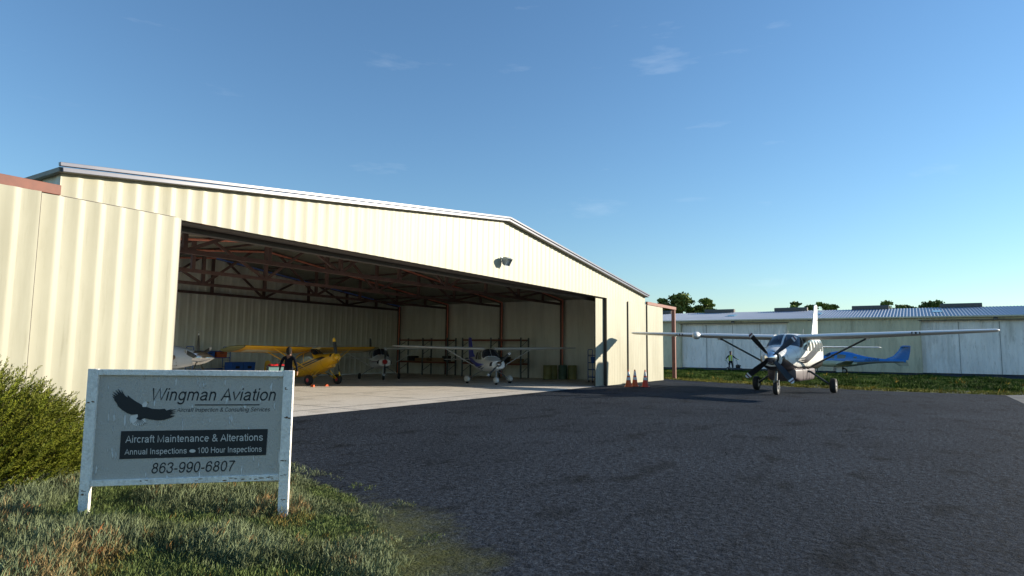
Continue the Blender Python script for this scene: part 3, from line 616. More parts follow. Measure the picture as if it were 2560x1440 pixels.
m.build('fuselage', [SILV, BLACK], tb)
for sg in (1, -1):
    m = MB(); f.ang_patch(m, [(x, t if sg > 0 else 180-t) for x, t in ((-2.1, 89.5), (-2.2, 55), (-2.5, 30), (-3.1, 32), (-3.15, 60), (-3.0, 89.5))], 0, .01); m.build('windscreen', GLASS, tb, 60)
    m = MB(); wing(m, [((-3.1, sg*.4, 1.0), 1.9, .15), ((-3.45, sg*5.6, 1.5), 1.1, .12)]); m.build('wing', SILV, tb, 50)
    m = MB(); wing(m, [((-8.6, sg*.1, 1.8), 1.1, .1), ((-8.8, sg*2.3, 1.85), .75, .09)]); m.build('tailplane', SILV, tb, 50)
    m = MB(); m.tube([(-.72, sg*.34, 1.42), (-.80, sg*.60, 1.40), (-1.0, sg*.66, 1.38), (-1.45, sg*.68, 1.36)], [.11, .11, .10, .09], 14); m.build('exhaust', mat('burnt_metal', (.30, .22, .16), .3, metal=.8), tb)
    m = MB(); m.tube([(-4.1, sg*1.4, 1.0), (-4.1, sg*1.45, .3)], .05); m.build('main_leg', STEEL, tb); wheel(tb, (-4.1, sg*1.45, .25), .25, .18)
m = MB(); fin_slab(m, [(-7.6, 2.2, 1.85), (-8.3, 1.5, 2.4), (-9.0, .8, 3.9)], .14); m.build('tail_fin', SILV, tb, 50)
m = MB(); m.tube([(-1.0, 0, 1.0), (-.85, 0, .28)], .06); m.box((-.9, 0, .5), (.08, .24, .3)); m.build('nose_leg', DARKST, tb); wheel(tb, (-.85, 0, .21), .21, .15)
prop(tb, (.10, 0, 1.40), 1.16, .17, (93, 165, 237, 309, 21), ((.83, .90, 1), (.94, .98, 1)), [DARKST, REFLW], .72, .30, CHROME, 32)

# ------------------------------------------------------------------ blue twin by the far shed
dw = thing('twin_engine_aircraft', 'blue and grey twin-engined aircraft with T-tail parked before the long grey shed', 'airplane', (46.3, -6.6, .0), 100); dw.scale = (.94,)*3
PALEG = mat('grey_belly', (.26, .27, .22), .25, var=.06, coat=.4)
f = Fus([(1.55, .08, 1.18, 1.32, 1.25, 2), (1.2, .34, 1.0, 1.5, 1.25, 2.1), (.5, .50, .85, 1.68, 1.25, 2.3), (-.1, .58, .74, 1.80, 1.25, 2.4), (-.7, .62, .68, 2.12, 1.3, 2.4), (-1.5, .64, .66, 2.24, 1.35, 2.4), (-2.4, .62, .70, 2.18, 1.35, 2.4), (-3.3, .48, .84, 1.92, 1.35, 2.2),
         (-4.4, .3, 1.02, 1.66, 1.34, 2), (-5.6, .2, 1.12, 1.52, 1.34, 2), (-6.6, .15, 1.15, 1.5, 1.34, 2), (-7.4, .06, 1.2, 1.42, 1.32, 2)])
m = MB(); f.mesh(m, 0, 36, 44)
sp = [(x, 18-16*math.exp(-((x+1)/2.0)**2)) for x in np.linspace(1.5, -7.2, 30)]
f.ang_patch(m, [(x, -t) for x, t in sp]+[(-7.2, -90), (1.5, -90)], 1); f.ang_patch(m, [(x, 180+t) for x, t in sp]+[(-7.2, 270), (1.5, 270)], 1)
m.build('fuselage', [CYANB, PALEG], dw, 40)
for sg in (1, -1):
    m = MB(); f.ang_patch(m, [(x, t if sg > 0 else 180-t) for x, t in ((-.12, 89), (-.2, 50), (-.42, 30), (-.72, 40), (-.75, 89))], 0, .01); m.build('windscreen', GLASS, dw, 60)
    for pl in ([(-.55, 1.52), (-1.05, 1.5), (-1.0, 1.9), (-.8, 1.92)], [(-1.3, 1.52), (-2.0, 1.52), (-2.12, 1.88), (-1.3, 1.94)], [(-2.75, 1.55), (-3.05, 1.54), (-3.1, 1.7), (-2.8, 1.74)]):
        m = MB(); f.side_patch(m, pl, sg, 0, .01); m.build('cabin_window', CLEARG, dw, 60)
    m = MB(); wing(m, [((-.95, sg*.4, .86), 1.6, .14), ((-1.0, sg*2.2, .95), 1.4, .14), ((-1.35, sg*6.9, 1.30), .8, .12), ((-1.45, sg*7.1, 1.33), .6, .1)]); m.build('wing', WHITE, dw, 50)
    g = Fus([(.55, .18, .80, 1.22, 1.0, 2.3), (.2, .32, .72, 1.30, 1.0, 2.4), (-.6, .36, .68, 1.32, 1.0, 2.4), (-1.6, .34, .72, 1.26, 1.0, 2.3), (-2.9, .08, .95, 1.1, 1.02, 2)])
    m = MB(); g.mesh(m, 0, 24, 20); m.v = [(x, y+sg*1.95, z) for x, y, z in m.v]; m.build('engine_nacelle', mat('olive_white', (.45, .46, .30), .3, coat=.4), dw)
    m = MB(); wing(m, [((-6.95, sg*.02, 2.74), .85, .1), ((-7.1, sg*1.6, 2.74), .6, .09)]); m.build('tailplane', CYANB, dw, 50)
    m = MB(); m.tube([(-1.7, sg*1.5, .8), (-1.75, sg*1.5, .3)], .06); m.box((-1.55, sg*1.52, .55), (.04, .04, .5)); m.build('main_leg', DARKST, dw); wheel(dw, (-1.8, sg*1.5, .3), .3, .18)
    m = MB(); m.box((-1.35, sg*1.72, .48), (.5, .03, .6)); m.build('gear_door', WHITE, dw)
    pr = set(bpy.data.objects); prop(dw, (.62, sg*1.95, 1.0), .95, .14, (30, 150, 270), ((.9, 1.0, 1),), [BLACK, REFLW], .24, .14, WHITE)
m = MB(); fin_slab(m, [(-5.4, 2.2, 1.42), (-6.3, 1.4, 1.8), (-6.75, 1.05, 2.3), (-7.0, .85, 2.74)], .1); m.build('tail_fin', CYANB, dw, 50)
m = MB(); fin_slab(m, [(-6.8, .8, .85), (-6.3, 1.25, 1.2)], .06); m.build('ventral_fin', PALEG, dw, 50)
m = MB(); m.tube([(.95, 0, .95), (.95, 0, .3)], .05); m.build('nose_leg', DARKST, dw); wheel(dw, (.95, 0, .23), .23, .13)

# ------------------------------------------------------------------ lettering
def arc(cx, cy, rx, ry, a0, a1, n=18): return [(cx+rx*math.cos(R_(a0+(a1-a0)*i/n)), cy+ry*math.sin(R_(a0+(a1-a0)*i/n))) for i in range(n+1)]
def cr(pts, k=5):   # smooth curve through points
    out = []
    for i in range(len(pts)-1):
        p0, p1, p2, p3 = (pts[max(i-1, 0)], pts[i], pts[i+1], pts[min(i+2, len(pts)-1)])
        for q in range(k):
            t = q/k; out.append(tuple(.5*((2*b)+(-a+c)*t+(2*a-5*b+4*c-d)*t*t+(-a+3*b-3*c+d)*t**3) for a, b, c, d in zip(p0, p1, p2, p3)))
    return out+[pts[-1]]
O = lambda cx, cy, rx, ry: arc(cx, cy, rx, ry, 0, 360, 30)
S_ = [(.58, .54), (.52, .635), (.36, .675), (.2, .64), (.13, .535), (.2, .43), (.36, .375), (.53, .32), (.595, .205), (.52, .09), (.35, .05), (.18, .09), (.105, .21)]
SIX = [cr([(.62, .74), (.54, .9), (.40, .95), (.22, .87), (.13, .66), (.125, .36)]), O(.39, .335, .265, .285)]
GL = {'o': (.776, [O(.388, .365, .285, .315)]), 'n': (.776, [[(.155, 0), (.155, .73)], arc(.375, .44, .22, .235, 180, 0)+[(.595, 0)]]), 'm': (1.163, [[(.155, 0), (.155, .73)], arc(.365, .46, .21, .215, 180, 0)+[(.575, 0)], arc(.79, .46, .215, .215, 180, 0)+[(1.005, 0)]]),
 'u': (.776, [[(.165, .73)]+arc(.385, .285, .22, .235, 180, 360), [(.605, .73), (.605, 0)]]), 'a': (.776, [arc(.365, .49, .235, .185, 172, 0)+[(.60, .15)]+cr([(.60, .12), (.625, .06), (.70, .05)]), cr([(.60, .42), (.42, .385), (.22, .33), (.125, .2), (.2, .085), (.34, .05), (.5, .10), (.60, .25)])]),
 'c': (.70, [arc(.375, .365, .265, .315, 42, 318)]), 'e': (.776, [[(.12, .39), (.655, .39)], arc(.388, .365, .28, .315, 4, 318)]), 'f': (.388, [[(.2, 0)]+cr([(.2, .78), (.22, .9), (.29, .945), (.40, .945)]), [(.03, .68), (.38, .68)]]),
 'g': (.776, [O(.365, .375, .26, .305), [(.62, .73)]+cr([(.62, .05), (.60, -.14), (.49, -.235), (.35, -.245), (.2, -.21), (.13, -.12)])]), 'i': (.31, [[(.155, 0), (.155, .73)], [(.155, .87), (.155, 1)]]), 'l': (.31, [[(.155, 0), (.155, 1)]]),
 'p': (.776, [[(.155, .73), (.155, -.28)], O(.41, .365, .26, .31)]), 'r': (.465, [[(.155, 0), (.155, .73)], cr([(.155, .46), (.2, .6), (.29, .665), (.44, .665)])]), 's': (.70, [cr(S_)]), 't': (.388, [[(.2, .93)]+cr([(.2, .18), (.22, .09), (.29, .05), (.38, .055)]), [(.03, .68), (.37, .68)]]),
 'v': (.70, [[(.05, .73), (.35, .06), (.65, .73)]]), 'A': (.93, [[(.05, 0), (.465, .945), (.88, 0)], [(.21, .32), (.72, .32)]]), 'C': (1.0, [arc(.52, .5, .42, .45, 40, 320, 26)]), 'G': (1.086, [arc(.53, .5, .43, .45, 42, 330, 26), [(.56, .46), (.95, .46), (.95, .02)]]),
 'H': (1.0, [[(.15, 0), (.15, 1)], [(.85, 0), (.85, 1)], [(.15, .53), (.85, .53)]]), 'I': (.388, [[(.194, 0), (.194, 1)]]), 'M': (1.163, [[(.15, 0), (.15, .96), (.58, .05), (1.01, .96), (1.01, 0)]]), 'S': (.93, [cr([(x*1.3, y*1.42-.02) for x, y in S_])]),
 'W': (1.32, [[(.05, 1), (.34, .05), (.66, .95), (.98, .05), (1.27, 1)]]), 'X': (.93, [[(.06, 0), (.87, 1)], [(.06, 1), (.87, 0)]]), '&': (.95, [cr([(.88, .0), (.62, .28), (.32, .64), (.26, .80), (.36, .93), (.50, .94), (.6, .81), (.52, .66), (.27, .49), (.14, .27), (.2, .1), (.38, .05), (.58, .12), (.74, .3), (.80, .48)])]),
 '0': (.776, [O(.388, .5, .265, .45)]), '1': (.776, [[(.17, .75), (.33, .79), (.44, .96), (.44, 0)]]), '3': (.776, [cr([(.12, .74), (.2, .9), (.38, .95), (.56, .89), (.62, .74), (.54, .6), (.38, .535)]), cr([(.38, .535), (.57, .47), (.65, .28), (.57, .11), (.38, .05), (.18, .11), (.1, .27)])]),
 '6': (.776, SIX), '9': (.776, [[(.776-x, 1-y) for x, y in g] for g in SIX]), '7': (.776, [[(.09, .94), (.66, .94)]+cr([(.66, .94), (.47, .64), (.34, .3), (.30, 0)])]), '8': (.776, [O(.388, .74, .215, .205), O(.388, .285, .265, .235)]), '-': (.465, [[(.06, .36), (.40, .36)]]), ' ': (.388, [])}
def text_mb(body, width, cap, shear=0, wt=.125):
    """flat sans lettering from strokes: baseline start at the origin, x to the right, z up, facing -y"""
    pen = 0; k = 0; polys = []; wi = 0; wid = []
    for ch in body:
        adv, strokes = GL[ch]; wi += ch == ' '
        for st in strokes: polys.append([(pen+x, y) for x, y in st]); wid.append(wi)
        pen += adv
    x0 = min(p[0] for q in polys for p in q)-wt/2; x1 = max(p[0] for q in polys for p in q)+wt/2; sx = width/(x1-x0+shear); 
    W_ = [MB() for _ in range(wi+1)]
    for q, wq in zip(polys, wid):
        m = W_[wq]; k += 1; closed = math.dist(q[0], q[-1]) < 1e-6; n = len(q); Lp, Rp = [], []
        for i in range(n):
            a = q[i-1] if i else (q[-2] if closed else q[0]); c = q[i+1] if i < n-1 else (q[1] if closed else q[-1]); b = q[i]
            d1 = Vector((b[0]-a[0], b[1]-a[1])); d2 = Vector((c[0]-b[0], c[1]-b[1]))
            if d1.length < 1e-9: d1 = d2
            if d2.length < 1e-9: d2 = d1
            d1.normalize(); d2.normalize(); n1_ = Vector((-d1.y, d1.x)); n2_ = Vector((-d2.y, d2.x)); mn = n1_+n2_
            mn = mn.normalized() if mn.length > .1 else n1_; ln = wt/2/max(.8, mn.dot(n1_))
            Lp.append((b[0]+mn.x*ln, b[1]+mn.y*ln)); Rp.append((b[0]-mn.x*ln, b[1]-mn.y*ln))
        f3 = lambda p: ((p[0]-x0+shear*p[1])*sx, -.00015*(k % 4), p[1]*cap)
        for i in range(n-1): m.add([f3(Rp[i]), f3(Rp[i+1]), f3(Lp[i+1]), f3(Lp[i])], [(0, 1, 2, 3)])
    return W_
m = text_mb('ASXGS', 1.35, .26, .25)[0]; m.v = [f.side(-3.75-x, 1.31+z, 1, .035+y) for x, y, z in m.v]; m.build('lettering', INK, dw, recalc=False)

# ------------------------------------------------------------------ painted sign board
def chip(mb, x, z, w, h):   # flaked patch of bare wood with a ragged outline
    n = 9; mb.add([(x+w/2*math.cos(2*math.pi*i/n)*random.uniform(.55, 1), -.0012, z+h/2*math.sin(2*math.pi*i/n)*random.uniform(.4, 1)) for i in range(n)], [tuple(range(n))], 1)
sg_ = thing('sign_board', 'weathered white wooden sign on two posts with black eagle emblem and lettering', 'sign', (-18.275, -6.495, -.02), -55.28)
m = MB()
for x, zs in ((0, (.26, 1.25, .30)), (2.145, (.62, 1.1, 1.42, .2, .47))):
    m = MB(); m.box((x, .0225, .8), (.112, .045, 1.64))
    for z in zs:
        for q in range(3): chip(m, x+random.uniform(-.03, .03), z+random.uniform(-.012, .012), random.uniform(.02, .07), random.uniform(.008, .022))
    m.build('post', [SIGNW, BROWNW], sg_, bevel=.006)
m = MB(); m.box((1.0725, .0225, 1.583), (2.03, .041, .064)); m.build('top_rail', SIGNW, sg_, bevel=.006)
m = MB(); m.bar((.058, .0225, .374), (2.087, .0225, .445), .041, .066)
for x in (1.5, 1.57, 1.62, 1.7, 1.78, 1.84, 1.9, 1.97, 2.0, 2.02, .6, .66, 1.2, 1.24): chip(m, x, .374+.035*x+random.uniform(-.02, .02), random.uniform(.03, .10), random.uniform(.008, .022))
m.build('bottom_rail', [SIGNW, BROWNW], sg_, bevel=.006)
# panel with peeling, blistered paint; sunlit flake ridges painted on as white flecks
PANEL = bpy.data.materials.new('peeling_panel'); PANEL.use_nodes = True; nt = PANEL.node_tree; L = nt.links; b = nt.nodes['Principled BSDF']
tcn = nn(nt, 'ShaderNodeTexCoord'); mpn = nn(nt, 'ShaderNodeMapping'); mpn.inputs['Scale'].default_value = (14, 1, 3.2); L.new(tcn.outputs['Object'], mpn.inputs['Vector'])
na = nn(nt, 'ShaderNodeTexNoise'); na.inputs['Scale'].default_value = 1.6; na.inputs['Detail'].default_value = 5; L.new(mpn.outputs['Vector'], na.inputs['Vector'])
mp2 = nn(nt, 'ShaderNodeMapping'); mp2.inputs['Scale'].default_value = (90, 1, 30); L.new(tcn.outputs['Object'], mp2.inputs['Vector'])
nb = nn(nt, 'ShaderNodeTexNoise'); nb.inputs['Scale'].default_value = 1.5; nb.inputs['Detail'].default_value = 5; L.new(mp2.outputs['Vector'], nb.inputs['Vector'])
ra = nn(nt, 'ShaderNodeValToRGB'); ra.color_ramp.elements[0].position = .61; ra.color_ramp.elements[1].position = .65; L.new(na.outputs['Fac'], ra.inputs['Fac'])
rb = nn(nt, 'ShaderNodeValToRGB'); rb.color_ramp.elements[0].color = (.50, .46, .40, 1); rb.color_ramp.elements[1].color = (.72, .67, .59, 1); L.new(nb.outputs['Fac'], rb.inputs['Fac'])
mxx = nn(nt, 'ShaderNodeMix', data_type='RGBA'); mxx.inputs['B'].default_value = (.95, .93, .88, 1); L.new(rb.outputs['Color'], mxx.inputs['A'])
mm_ = nn(nt, 'ShaderNodeMath', operation='MULTIPLY'); mm_.inputs[1].default_value = .95; L.new(ra.outputs['Color'], mm_.inputs[0]); L.new(mm_.outputs[0], mxx.inputs['Factor'])
L.new(mxx.outputs['Result'], b.inputs['Base Color']); b.inputs['Roughness'].default_value = .6
ad = nn(nt, 'ShaderNodeMath', operation='MULTIPLY_ADD'); ad.inputs[1].default_value = .6; L.new(ra.outputs['Color'], ad.inputs[0]); L.new(nb.outputs['Fac'], ad.inputs[2])
bp = nn(nt, 'ShaderNodeBump'); bp.inputs['Strength'].default_value = 1.0; bp.inputs['Distance'].default_value = .02; L.new(ad.outputs[0], bp.inputs['Height']); L.new(bp.outputs['Normal'], b.inputs['Normal'])
m = MB(); m.box((1.0725, .037, .995), (2.04, .012, 1.20)); m.build('panel', PANEL, sg_)
PY = .0295
def put(mb, name, mt, x, z, rot=0, y=PY):
    M = Matrix.Translation((x, y, z)) @ Matrix.Rotation(-R_(rot), 4, 'Y'); mb.v = [tuple(M @ Vector(v)) for v in mb.v]; return mb.build(name, mt, sg_, recalc=False)
def puts(ws, *a):
    for w_ in ws: put(w_, *a)
puts(text_mb('Wingman Aviation', 1.40, .137, .22), 'lettering', INK, .622, 1.274, .35)
m = MB(); m.box((.356, 0, 0), (.712, .003, .012)); put(m, 'underline', INK, 1.119, 1.229, .5)
puts(text_mb('Aircraft Inspection & Consulting Services', 1.03, .045, .22), 'lettering', INK, .925, 1.151, .7)
m = MB(); m.prism([(.338, .634), (.336, .937), (1.936, .970), (1.928, .684)], .004, 0, Matrix.Translation((0, PY-.003, 0))); m.build('black_band', INK, sg_)
puts(text_mb('Aircraft Maintenance & Alterations', 1.497, .078), 'lettering', PALE, .392, .811, 1.2, PY-.0055)
puts(text_mb('Annual Inspections', .672, .062), 'lettering', PALE, .392, .682, 1.5, PY-.0055)
puts(text_mb('100 Hour Inspections', .70, .062), 'lettering', PALE, 1.183, .702, 1.6, PY-.0055)
m = MB(); m.lathe([(.001, 0), (1, 0), (1, .02), (.001, .02)], 20, 0, Matrix.Diagonal((.034, 1, .019, 1)) @ Matrix.Rotation(R_(90), 4, 'X')); m.v = [(x, y*.1, z) for x, y, z in m.v]; put(m, 'bullet', PALE, 1.126, .726, 0, PY-.0055)
puts(text_mb('863-990-6807', .915, .115, .18), 'lettering', INK, .688, .479, 1.9)
LW = [(.57,1.208),(.544,1.224),(.452,1.277),(.405,1.311),(.382,1.33),(.382,1.305),(.347,1.33),(.308,1.387),(.326,1.34),(.266,1.404),(.298,1.345),(.244,1.388),(.281,1.332),(.214,1.37),(.262,1.322),(.211,1.342),(.245,1.306),(.215,1.318),(.239,1.288),(.237,1.278),(.271,1.238),(.286,1.206),(.333,1.168),(.386,1.136),(.437,1.118),(.503,1.122),(.509,1.099),(.491,1.071),(.536,1.061),(.581,1.079),(.63,1.068),(.72,1.056),(.795,1.063),(.87,1.088),(.909,1.109),(.853,1.116),(.917,1.136),(.864,1.138),(.922,1.156),(.865,1.155),(.922,1.183),(.854,1.17),(.879,1.188),(.814,1.165),(.794,1.186),(.737,1.179),(.661,1.183),(.609,1.199)]
TA = [(.5,1.124),(.426,1.101),(.424,1.073),(.443,1.029),(.47,1.003),(.509,.997),(.559,1.004),(.6,1.042),(.579,1.082),(.533,1.099)]
HE = [(.555,1.204),(.546,1.227),(.561,1.25),(.586,1.263),(.608,1.259),(.606,1.245),(.597,1.225),(.593,1.204)]
BK = [(.592,1.264),(.611,1.263),(.616,1.250),(.602,1.249)]
def cut(poly, mi, y, mb): mb.prism(poly, .003, mi, Matrix.Translation((0, y, 0)))
m = MB(); cut(TA, 1, PY-.002, m); cut(LW, 0, PY-.004, m); cut(HE, 1, PY-.006, m); cut(BK, 2, PY-.008, m)
for i in range(7):   # dark shafts between the tail feathers
    a = R_(232+i*13); m.bar((.53, PY-.0035, 1.085), (.53+.10*math.cos(a), PY-.0035, 1.085+.085*math.sin(a)), .002, .004, 0, up=(0, 1, 0))
m.build('eagle_emblem', [INK, mat('feather_grey', (.80, .76, .70), .6), mat('beak', (.35, .28, .14), .5)], sg_, 20)

# ------------------------------------------------------------------ traffic cones
def cone(loc, m0, lab):
    t = thing('traffic_cone', lab, 'traffic cone', loc, random.uniform(0, 40), 'traffic cones beside the hangar door')
    def prof(z0, z1, e=0): r = lambda z: .165-.135*(z-.04)/.86; return [(r(z0)+e, z0), (r(z1)+e, z1)]
    m = MB(); m.box((0, 0, .02), (.42, .42, .04)); m.build('base', m0, t, bevel=.012)
    m = MB(); m.lathe(prof(.04, .88)+[(.022, .90)], 24); m.build('cone_body', m0, t)
    for a, b in ((.36, .50), (.58, .80)):
        m = MB(); m.lathe(prof(a, b, .003), 24, cap=(0, 0)); m.build('reflective_band', REFLW, t)
    return t
cone((10.15, -1.30, .0), ORANGE, 'leftmost of the three orange cones in front of the hangar door')
cone((10.75, -1.42, .0), ORANGE, 'middle orange cone between the two other cones by the hangar door')
cone((10.70, -2.02, .0), REDOR, 'redder right-hand cone of the three, set apart from the orange pair')

# ------------------------------------------------------------------ drums, racks, trolleys and boxes in the hangar
def drum(loc, mt, lab):
    t = thing('oil_drum', lab, 'oil drum', loc, random.uniform(0, 90), 'oil drums by the right wall')
    r = .285; m = MB(); m.lathe([(r*.97, 0), (r*1.02, .01), (r, .03), (r, .28), (r*1.035, .30), (r, .32), (r, .60), (r*1.035, .62), (r, .64), (r, .89), (r*1.02, .91), (r*.97, .92)], 28); m.build('drum_body', mt, t)
    m = MB(); m.lathe([(r*.95, .9), (r*.95, .905), (.02, .905)], 24, cap=(1, 1)); m.tube([(r*.6, 0, .9), (r*.6, 0, .925)], .035); m.build('lid', mt, t)
for i, (x, y, mt, lb) in enumerate(((14.50, 6.05, OLIVED, 'leftmost yellow-olive oil drum in the row of drums'), (15.05, 5.95, OLIVED, 'olive oil drum tucked between the leftmost drum and the green one'), (15.42, 5.42, GREEND, 'dark green oil drum among the olive drums'), (15.62, 4.82, OLIVED, 'rightmost olive oil drum, next to the green drum'))):
    drum((x, y, .006), mt, lb)
def rack(y0, y1, x, lab):
    t = thing('pallet_rack', lab, 'rack', (x, (y0+y1)/2, .006), 0, 'pallet racks along the right wall'); h = (y1-y0)/2
    for yy in (-h, 0, h):
        m = MB()
        for xx in (0, 1.0):
            m.box((xx, yy, 1.36), (.1, .08, 2.72))
            for k in range(16): m.box((xx-.051, yy+(.018 if k % 2 else -.018), .3+k*.15), (.003, .02, .07), 1)
        for k in range(4): m.bar((0, yy, .3+.6*k), (1.0, yy, .8+.6*k), .03, .03)
        m.build('upright_frame', [UPR, BLACK], t)
    for z in (.92, 2.55):
        for xx in (.0, 1.0):
            m = MB(); m.box((xx, 0, z), (.05, 2*h, .1)); m.build('beam', RBEAM, t)
    m = MB(); m.box((.5, 0, .985), (.94, 2*h-.1, .03)); m.build('shelf', CARD, t)
    return t
rack(14.38, 19.01, 14.55, 'two-bay pallet rack in the far right corner, behind the trainers')
rack(8.13, 13.01, 14.55, 'two-bay pallet rack nearer the drums along the right wall')
for i, (x, y, d, mt, lb) in enumerate(((14.95, 17.9, (.6, .5, .36), DARKC, 'dark case on the far rack shelf, at its corner end'), (14.9, 16.9, (.7, 1.1, .22), CARD, 'flat brown carton on the far rack, left bay'), (14.9, 15.3, (.7, 1.0, .25), CARD, 'low brown carton on the far rack, right bay'),
        (14.95, 14.75, (.5, .45, .4), DARKC, 'dark case on the far rack beside its right upright'), (14.9, 12.3, (.7, .9, .3), DARKC, 'long dark case on the near rack behind the blue-tailed plane'), (14.9, 11.3, (.6, .7, .42), DARKC, 'tall dark case on the near rack beside the middle upright'),
        (14.9, 9.8, (.7, .9, .4), DARKC, 'dark crate on the near rack, behind the propeller of the blue-tailed plane'), (14.9, 8.65, (.7, .7, .28), CARD, 'brown carton on the near rack, end nearest the drums'))):
    m = MB(); m.box((0, 0, d[2]/2), d); m.box((0, 0, d[2]+.003), (d[0]*.98, .06, .006), 1); o = m.build('storage_box', [mt, BLACK], bevel=.01); o.location = (x, y, 1.007); tag(o, lb, 'box', 'boxes on the pallet racks')
def wire_shelf(name, lab, loc, rz, w, h, d, mt, shelves):
    t = thing(name, lab, 'shelf trolley', loc, rz)
    for sx in (-1, 1):
        m = MB(); m.tube([(sx*w/2, -d/2, .12), (sx*w/2, -d/2, h-.06), (sx*w/2, -d/2+.06, h), (sx*w/2, d/2-.06, h), (sx*w/2, d/2, h-.06), (sx*w/2, d/2, .12)], .022, 8)
        for k in range(1, 5): m.tube([(sx*w/2, -d/2, h*k/5), (sx*w/2, d/2, h*k/5)], .01, 6)
        m.build('end_frame', mt, t)
    for z in shelves:
        m = MB(); m.box((0, 0, z), (w, d, .025), 1)
        for sy in (-1, 1): m.bar((-w/2, sy*d/2, z+.02), (w/2, sy*d/2, z+.02), .03, .03)
        m.build('shelf', [mt, DARKC], t)
    for sx in (-1, 1):
        for sy in (-1, 1): wheel(t, (sx*(w/2-.04), sy*(d/2-.04), .06), .06, .03)
    return t
wire_shelf('shelf_trolley', 'blue tubular shelf trolley standing against the ribbed back wall, full of bins', (-.75, 19.3, .006), 0, 2.2, 1.88, .7, BLUEPL, (.25, .62, 1.25, 1.62))
wire_shelf('shelf_trolley', 'tall blue shelf trolley half hidden behind the right hangar door', (13.16, 1.92, .006), -35, .9, 1.95, .55, BLUEPL, (.3, .75, 1.15, 1.6))
m = MB()
def bin_(loc, d, mt, lb, g='plastic bins on the blue trolleys', rz=0, nm='storage_bin'):
    m = MB(); x, y, z = d; t = .015
    m.loft([[(-x*.46, -y*.46, 0), (x*.46, -y*.46, 0), (x*.46, y*.46, 0), (-x*.46, y*.46, 0)], [(-x/2, -y/2, z), (x/2, -y/2, z), (x/2, y/2, z), (-x/2, y/2, z)], [(-x/2+t, -y/2+t, z), (x/2-t, -y/2+t, z), (x/2-t, y/2-t, z), (-x/2+t, y/2-t, z)], [(-x*.44, -y*.44, t), (x*.44, -y*.44, t), (x*.44, y*.44, t), (-x*.44, y*.44, t)]])
    m.box((0, -y*.485, z*.72), (x*.35, .02, z*.14), 1); m.box((0, -y/2-.005, z-.02), (x*1.02, .02, .03), 0)
    o = m.build(nm, [mt, BLACK], bevel=.008); o.location = loc; o.rotation_euler = (0, 0, R_(rz)); tag(o, lb, 'bin', g); return o
bin_((-1.35, 19.28, 1.265), (.5, .5, .34), BLUEPL, 'blue bin on the upper shelf of the back trolley, left of the other blue bin')
bin_((-.78, 19.28, 1.265), (.5, .5, .34), BLUEPL, 'blue bin on the upper shelf of the back trolley, next to the orange bin')
bin_((-.10, 19.28, 1.265), (.66, .5, .38), ORPL, 'orange bin on the upper shelf of the back trolley')
bin_((13.16, 1.92, 1.165), (.6, .45, .36), BLUEPL, 'blue bin on the trolley behind the right hangar door', rz=-35)
bin_((.40, 18.6, .006), (.74, .7, 1.02), BLUEPL, 'tall blue crate on the floor, left one of the pair', 'blue crates on the hangar floor', nm='floor_crate')
bin_((1.16, 18.6, .006), (.74, .7, 1.02), BLUEPL, 'tall blue crate on the floor, right one of the pair', 'blue crates on the hangar floor', nm='floor_crate')
tbx = thing('tool_cabinet', 'black and teal tool cabinet with red rags on top, beside the man in dark clothes', 'tool cabinet', (-4.35, 8.7, .006), -30)
m = MB(); m.box((0, 0, .58), (.66, .46, .95)); m.box((0, 0, 1.075), (.70, .5, .05)); m.build('cabinet_body', DARKC, tbx, bevel=.01)
for k in range(5): m = MB(); m.box((0, -.238, .2+.19*k), (.58, .03, .165)); m.build('drawer', TEAL, tbx, bevel=.006)
for sx in (-1, 1):
    for sy in (-1, 1): wheel(tbx, (sx*.28, sy*.18, .06), .06, .04)
m = MB()
for i in range(14): m.ell((random.uniform(-.26, .26), random.uniform(-.16, .16), .02), (.10, .07, random.uniform(.03, .06)), 8, 6)
o = m.build('red_rags', RED); o.location = (-4.35, 8.7, 1.108); tag(o, 'crumpled red rags lying on top of the tool cabinet', 'rag')

